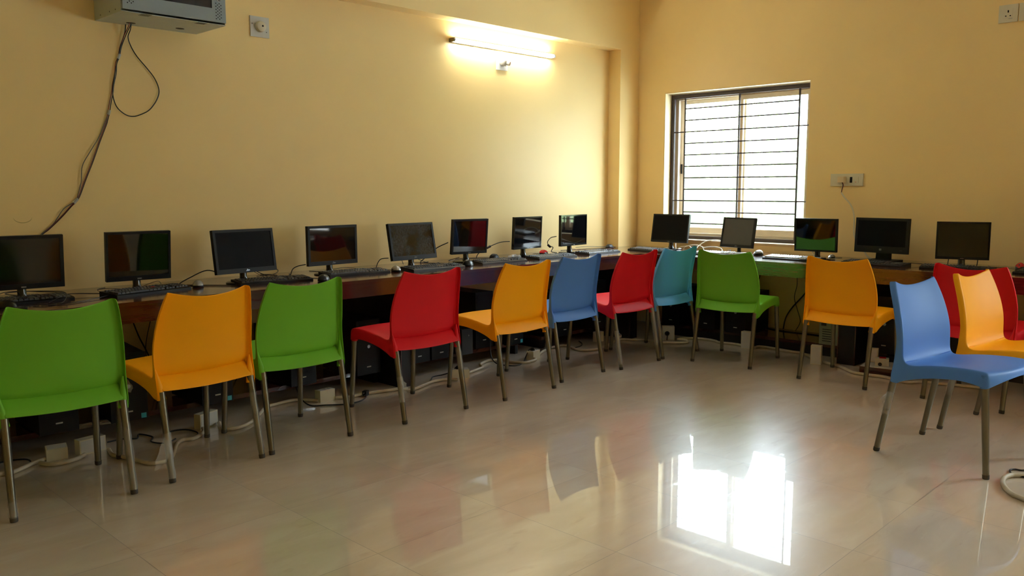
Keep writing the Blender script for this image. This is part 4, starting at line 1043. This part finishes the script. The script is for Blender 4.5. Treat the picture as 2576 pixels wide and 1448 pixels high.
# switch plates on the right wall
def wall_plate(y0, y1, z0, z1, label, kind, grp=None):
    o = thing('socket_plate', label, 'wall socket', (0, (y0+y1)/2, (z0+z1)/2), -pi/2, grp)    # local x -> towards -y, local y -> +x (into wall)
    w, h = (y1-y0)/2, (z1-z0)/2
    bm = bmesh.new(); box(bm, -w, w, -.012, -.0005, -h, h); obj('frame', bm, M_white, o, bevel=.004)
    if kind == 'long':
        for a, b_ in ((-w+.024, -w+.066), (.052, .096)):
            bm = bmesh.new(); box(bm, a, b_, -.0155, -.011, -h+.024, h-.024); obj('switch_rocker', bm, M_white, o, bevel=.002)
        bm = bmesh.new(); box(bm, .025, .046, -.0125, -.0115, -h+.026, h-.026); obj('blank_slot', bm, M_hole, o)
        bm = bmesh.new(); box(bm, -.04, .018, -.014, -.011, -h+.024, h-.024); obj('socket_face', bm, M_white, o, bevel=.001)
        bm = bmesh.new(); box(bm, .07, .078, -.0162, -.015, -h+.03, -h+.034); obj('indicator', bm, mat('neon_red', (230, 70, 60), .4), o)
    elif kind == 'square':
        bm = bmesh.new(); box(bm, -.028, .028, -.0135, -.011, -.03, .03); sf = obj('socket_face', bm, M_white, o, bevel=.001)
        bm = bmesh.new(); box(bm, -.0045, .0045, -.0142, -.013, .006, .022)
        for s in (-.014, .014): box(bm, s-.0045, s+.0045, -.0142, -.013, -.020, -.013)
        obj('pin_holes', bm, M_hole, o)
        bm = bmesh.new(); box(bm, .004, .028, -.0135, -.0115, -.038, -.033); obj('maker_mark', bm, M_label, o)
    else:
        bm = bmesh.new(); box(bm, -w+.03, w-.03, -.0155, -.011, -h+.03, h-.03); obj('switch_rocker', bm, M_white, o, bevel=.002)
    return o
wall_plate(-2.195, -1.932, 1.317, 1.415, 'long white socket and switch plate with a plug, right of the window', 'long')
wall_plate(-3.207, -3.088, 2.448, 2.568, 'square three-pin socket plate at the top right of the wall', 'square', 'plates at the top right')
wall_plate(-3.40, -3.215, 2.448, 2.568, 'white switch plate cut by the top right edge', 'switch', 'plates at the top right')
pw = thing('plug_and_lead', 'cream plug in the long plate with its white lead hanging to the desk', 'plug', (0, -2.032, 1.366))
bm = bmesh.new(); box(bm, -.058, -.014, -.026, .024, -.02, .026); obj('plug_body', bm, mat('cream_plug', (222, 200, 160), .4), pw, bevel=.006)
def pp(pts): return [(x, y+2.032, z-1.366) for x, y, z in pts]
cable('bare_wires', pp([(-.04, -2.038, 1.35), (-.045, -2.05, 1.325), (-.05, -2.046, 1.295), (-.05, -2.041, 1.262)]), .0034, M_bcable, '', 6, pw)
cable('red_wire', pp([(-.042, -2.042, 1.35), (-.05, -2.056, 1.325), (-.055, -2.052, 1.295), (-.052, -2.043, 1.262)]), .002, M_rcable, '', 6, pw)
cable('lead', pp([(-.05, -2.041, 1.265), (-.05, -2.071, 1.224), (-.05, -2.115, 1.177), (-.05, -2.143, 1.12), (-.05, -2.155, 1.058), (-.055, -2.158, .994), (-.06, -2.164, .931), (-.08, -2.2, .86), (-.1, -2.266, .805), (-.11, -2.30, .765), (-.12, -2.34, .753)]), .0062, M_white, '', 6, pw)

# small stains on the wall
bm = bmesh.new()
n_ = 18
pts = [(-5.36+.045*cos(pi*1.05+a*1.0), YW-.0006, 1.155+.03*sin(pi*1.05+a)) for a in [k*pi*.95/n_ for k in range(n_+1)]]
for a, b_ in zip(pts, pts[1:]):
    w = .003
    bm.faces.new([bm.verts.new((a[0], a[1], a[2])), bm.verts.new((b_[0], b_[1], b_[2])), bm.verts.new((b_[0], b_[1], b_[2]-w)), bm.verts.new((a[0], a[1], a[2]-w))])
st = obj('wall_stain', bm, mat('stain', (176, 148, 92), .8), None); tag(st, 'faint brown ring stain on the wall above the leftmost monitor', 'stain')

# ------------------------------------------------------------------ light
w = bpy.data.worlds.new('World'); S.world = w; w.use_nodes = True
nt = w.node_tree; bg = nt.nodes['Background']
N = nt.nodes.new
tc = N('ShaderNodeTexCoord'); sp = N('ShaderNodeSeparateXYZ'); n = N('ShaderNodeTexNoise'); n.inputs['Scale'].default_value = 3
nt.links.new(tc.outputs['Generated'], sp.inputs[0]); nt.links.new(tc.outputs['Generated'], n.inputs['Vector'])
r = N('ShaderNodeValToRGB'); r.color_ramp.elements[0].color = (.74, .87, 1, 1); r.color_ramp.elements[1].color = (.82, .93, 1, 1)
nt.links.new(n.outputs[0], r.inputs[0]); nt.links.new(r.outputs[0], bg.inputs[0])
# hazy horizon, far brighter cloudy sky above it
mr = N('ShaderNodeMapRange'); mr.interpolation_type = 'SMOOTHSTEP'
mr.inputs['From Min'].default_value = .10; mr.inputs['From Max'].default_value = .34
mr.inputs['To Min'].default_value = 13.0; mr.inputs['To Max'].default_value = 25.0
nt.links.new(sp.outputs[2], mr.inputs['Value']); nt.links.new(mr.outputs[0], bg.inputs['Strength'])
sun = bpy.data.lights.new('sun', 'SUN'); sun.energy = 150; sun.angle = .02; sun.color = (1, .98, .94)
so = bpy.data.objects.new('sun', sun); COL.objects.link(so); so.rotation_euler = Vector((-.55, .25, .8)).to_track_quat('Z', 'Y').to_euler()
def portal(y0, y1, x=.23):
    L = bpy.data.lights.new('daylight_portal', 'AREA'); L.shape = 'RECTANGLE'; L.size = y1-y0; L.size_y = Z1-Z0
    L.cycles.is_portal = True
    o = bpy.data.objects.new('daylight_portal', L); COL.objects.link(o); o.location = (x, (y0+y1)/2, (Z0+Z1)/2)
    o.rotation_euler = (0, pi/2, 0)
    # area light points along local -z; turn so it shines towards -x
    o.rotation_euler = Matrix(((0, 0, 1), (1, 0, 0), (0, 1, 0))).to_euler()
portal(Y0, Y1); portal(V0, V1)

# ------------------------------------------------------------------ camera
cam = bpy.data.cameras.new('Camera'); co = bpy.data.objects.new('Camera', cam); COL.objects.link(co)
cam.sensor_width = 36; cam.lens = 2104.26/2576*36
yaw, pit, rol = radians(44.305), radians(6.762), radians(-.101)
f = Vector((cos(yaw)*cos(pit), sin(yaw)*cos(pit), -sin(pit))); r_ = Vector((sin(yaw), -cos(yaw), 0)); u_ = r_.cross(f)
r2 = r_*cos(rol)+u_*sin(rol); u2 = -r_*sin(rol)+u_*cos(rol)
co.matrix_world = Matrix(((r2.x, u2.x, -f.x, -6.744), (r2.y, u2.y, -f.y, -4.873), (r2.z, u2.z, -f.z, 1.3), (0, 0, 0, 1)))
cam.clip_start = .05
S.camera = co
S.view_settings.view_transform = 'Standard'; S.view_settings.look = 'None'; S.view_settings.gamma = 1
S.view_settings.exposure = .2
S.cycles.use_denoising = True
S.cycles.max_bounces = 10; S.cycles.diffuse_bounces = 7; S.cycles.glossy_bounces = 5; S.cycles.transparent_max_bounces = 12
S.cycles.caustics_reflective = False; S.cycles.caustics_refractive = False
S.cycles.sample_clamp_indirect = 6
